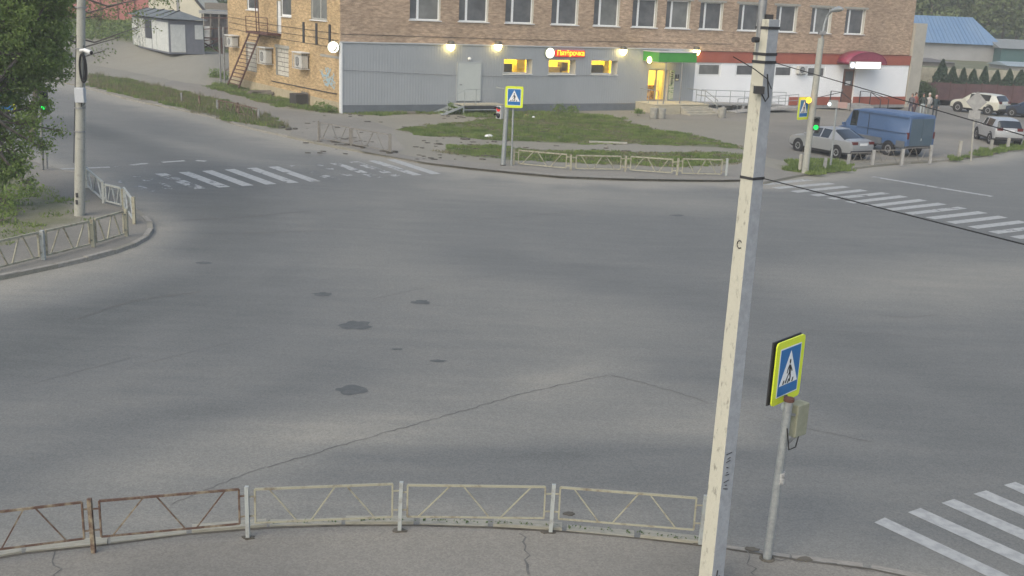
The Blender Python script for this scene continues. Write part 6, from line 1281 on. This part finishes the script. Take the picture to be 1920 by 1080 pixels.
# ------------------------------------------------------------------ upper left yard
zh = 1.62
hc = G(318, 99, zh); hl = G(250, 84, zh); hr_ = G(392, 99, zh)
dl = (hl - hc).to_2d(); dl_n = dl.normalized(); drr = V((-dl_n.y, dl_n.x)); drr = drr if drr.x > 0 else -drr
wl_ = dl.length; wr_ = 3.1
hut = empty('garage_hut', (hc.x, hc.y, zh - .1), atan2(dl_n.y, dl_n.x), 'low white and grey hut with dark lean-to roof in the back yard', 'hut')
def top_z(px, py): return HZ((hc.x, hc.y), py) - zh + .1
hz = top_z(318, 38); s_ = 1 if (V((-dl_n.y, dl_n.x)) - drr).length < .1 else -1
M_hw = mat('hut_white_board', (.55, .57, .55), (.47, .49, .47), 3, .8); M_hg = mat('hut_grey_board', (.13, .14, .165), (.16, .17, .195), 2, .7)
MB().box(0, wl_, *( (-wr_, 0) if s_ < 0 else (0, wr_)), 0, hz).build('wall', M_hg, hut)
ysg = .03 if s_ < 0 else -.03     # long front face looks to -/+ y
f0 = 0.004 if s_ < 0 else -.004
def fr_(x0, x1, z0, z1, mt, nm, t=.05): MB().box(x0, x1, *((f0, f0 + t) if s_ < 0 else (f0 - t, f0)), z0, z1).build(nm, mt, hut)
fr_(.1, wl_ * .30, .15, hz * .93, M_hw, 'door_leaf'); fr_(wl_ * .31, wl_ * .42, .15, hz * .95, M_hw, 'panel')
fr_(wl_ * .44, wl_ * .62, .15, hz * .35, M_hw, 'panel'); fr_(wl_ * .45, wl_ * .60, hz * .37, hz * .9, mat('hut_shutter', (.05, .055, .065), None), 'shutter'); fr_(wl_ * .63, wl_ * .78, .15, hz * .95, mat('hut_mottled', (.55, .56, .52), (.25, .27, .25), 2.5, .8, contrast=(.48, .55)), 'panel'); fr_(wl_ * .79, wl_ - .05, .15, hz * .95, mat('hut_mottled', (.5, .5, .5)), 'panel')
MB().box(-.06, -.004, *((-wr_ * .46, -.15) if s_ < 0 else (.15, wr_ * .46)), .15, hz * .88).build('door_leaf', M_hw, hut)
MB().box(-.06, -.004, *((-wr_ * .97, -wr_ * .74) if s_ < 0 else (wr_ * .74, wr_ * .97)), hz * .45, hz * .88).build('panel', M_hw, hut)
mb = MB(); y0_, y1_ = ((-wr_ - .3, .5) if s_ < 0 else (-.5, wr_ + .3)); mb.add([(-.5, y0_, hz + .05), (wl_ + .5, y0_, hz + .05), (wl_ + .5, y1_, hz + .15), (-.5, y1_, hz + .15), (1.5, (y0_ + y1_) / 2, hz + .8), (wl_ - .5, (y0_ + y1_) / 2, hz + .8)], [(0, 1, 5, 4), (1, 2, 5), (2, 3, 4, 5), (3, 0, 4), (3, 2, 1, 0)]); rf_ = mb.build('roof', mat('hut_roof_grey', (.10, .115, .12), (.15, .165, .165), 1.5, .7), hut)
for k in range(5): x = .2 + k * (wl_ - .4) / 4; MB().bar((x, y1_ if s_ < 0 else y0_, hz + .12), (max(1.5, min(wl_ - .5, x)), (y0_ + y1_) / 2, hz + .86), .08).build('rafter', M_dark, rf_)
# red garages and cream building behind
g0, g1 = P(95, 38, 126), P(288, 38, 126); zg = float(terrain(g0.x, 126)) - .1
rg = empty('red_garage_row', (g0.x, 126, zg), 0, 'faded red metal garage row behind the bank at top left', 'garage'); W = g1.x - g0.x; M_rg = mat('faded_red_sheet', (.33, .115, .10), (.27, .10, .085), .8, .7)
MB().box(0, W, 0, 6, 0, 5.2).build('wall', M_rg, rg)
for k in range(6):
    q = .15 + k * W / 6; MB().box(q, q + W / 6 - .3, -.06, -.003, .15, 4.4).build('gate_leaf', mat('faded_red_gate', (.40, .15, .135), (.33, .12, .11), 1.2, .7), rg)
    MB().box(q + W / 6 - .28, q + W / 6 - .2, -.08, -.003, 0, 5.0).build('post', M_brown, rg)
MB().box(-.3, W + .3, -.4, 6.3, 5.203, 5.4).build('roof', M_brown, rg)
c0, c1 = P(279, 20, 119), P(384, 20, 119); zc = 3.0; cb2 = empty('cream_building', (c0.x, 119, zc), 0, 'cream gabled building rising behind the hut', 'building'); Wc = c1.x - c0.x; he = HZ((c1.x, 119), 22) - zc
mb = MB(); mb.prism([(0, 0), (Wc, 0), (Wc, he), (Wc * .72, he + 2.2), (Wc * .36, he + 4.6), (0, he + 2.2)], 0, 8, M=Matrix.Rotation(pi / 2, 4, 'X') @ Matrix.Scale(-1, 4, V((0, 0, 1)))); mb.build('wall', mat('cream_render', (.60, .56, .44), (.52, .49, .39), .8, .9), cb2)
MB().bar((Wc * .36, -.05, he + 4.7), (Wc + .4, -.05, he - .35), .2, .25).build('barge_board', M_dark, cb2); MB().box(Wc * .5, Wc * .55, -.05, -.003, 0, he + 2).build('downpipe', mat('grey_pipe', (.25, .25, .24), None), cb2)
# wooden cross barrier, dark shed and posts beside the back corner
b0 = G(368, 97, zh); bar_ = empty('wooden_barrier', (b0.x, b0.y, zh - .05), 0, 'dark wooden barrier with crossed braces right of the hut', 'barrier'); wv = P(417, 90, b0.y).x - b0.x; hb = HZ(b0, 68) - zh
for x in (0.05, wv - .05): MB().bar((x, 0, -.1), (x, 0, hb), .12).build('post', M_brown, bar_)
MB().bar((-.1, -.08, hb - .05), (wv + .1, -.08, hb - .05), .12).build('rail', M_brown, bar_); MB().bar((.1, -.08, hb * .9), (wv * .9, -.08, .1), .11).build('cross_brace', M_brown, bar_); MB().bar((.1, -.14, .1), (wv * .95, -.14, hb * .9), .11).build('cross_brace', M_brown, bar_)
s0_, s1_ = P(384, 95, 108), P(446, 95, 108); dsd = empty('dark_shed', (s0_.x, 108, 1.5), 0, 'dark cluttered shed behind the back corner of the yellow wall', 'shed'); W = s1_.x - s0_.x; hz2 = HZ((s0_.x, 108), -30) - 1.5
MB().box(0, W, 0, 4, 0, hz2 * .55).build('wall', mat('dark_shed_boards', (.075, .07, .068), (.14, .13, .125), 2, .9, stretch=(3, 1, .4)), dsd); MB().box(-.2, W + .2, -.9, 4.2, hz2 * .553, hz2 * .60).build('roof', M_steel, dsd)
for k in range(5): MB().bar((k * W / 4, -.8, 0), (k * W / 4 + .1, -.8, hz2 * .55), .14).build('post', M_wood, dsd)
for k in range(3): MB().bar((0, -.85, .8 + k * 1.1), (W, -.85, 1.3 + k * .9), .1).build('rail', M_brown, dsd)
MB().box(W * .1, W * .9, -.7, -.02, hz2 * .6 + .1, hz2 * .72).build('stacked_boards', M_wood, dsd); MB().box(W * .05, W * .25, -.5, -.02, 0, 2.2).build('white_cabinet', M_white, dsd)
dp = SM @ V((SL + .25, .3, 0)); dpo = empty('grey_posts', dp, 0, 'pair of grey posts at the back corner of the yellow wall', 'post')
for k in range(2): MB().tube([(-.35 * k, .1 * k, -.1), (-.35 * k, .1 * k, 4.3)], .07, 8).build('post', M_steel, dpo)
MB().bar((-.35, .1, 2.2), (0, 0, 2.2), .06).build('crossbar', M_steel, dpo)
# far trees closing the view on the left
for i, (px, Y, H, lb) in enumerate(((-80, 150, 13, 'far dark tree behind the red garages, leftmost'), (60, 146, 12, 'far green tree behind the left end of the red garages'), (340, 150, 13, 'far tree behind the cream building'), (420, 140, 13, 'far dark tree above the dark shed'), (-20, 100, 9, 'tree across the left road behind the large tree'))):
    p = P(px, 10, Y); z = float(terrain(p.x, Y)); tree('background_tree', (p.x, Y, z), lb, [(random.uniform(-1.5, 1.5), random.uniform(-1, 1), H * (.25 + .12 * j), 2.6, 2.4, 1.7) for j in range(6)], 4200, .25, M_leafdark if i % 2 else M_leafolive, H * .75, .22, 'trees at the edges', clump=26, cl_r=.6)

# ------------------------------------------------------------------ dusk haze
hzm = bpy.data.materials.new('haze_air'); hzm.use_nodes = True; hn = hzm.node_tree.nodes; hn.remove(hn['Principled BSDF'])
pv = hn.new('ShaderNodeVolumePrincipled'); pv.inputs['Color'].default_value = (.92, .95, .95, 1); pv.inputs['Density'].default_value = 0.0013; pv.inputs['Anisotropy'].default_value = 0.0
hzm.node_tree.links.new(pv.outputs[0], hn['Material Output'].inputs['Volume'])
tag(MB().box(-640, 640, -240, 740, -2, 75).build('haze', hzm), 'thin even dusk haze', 'haze', None, 'stuff')
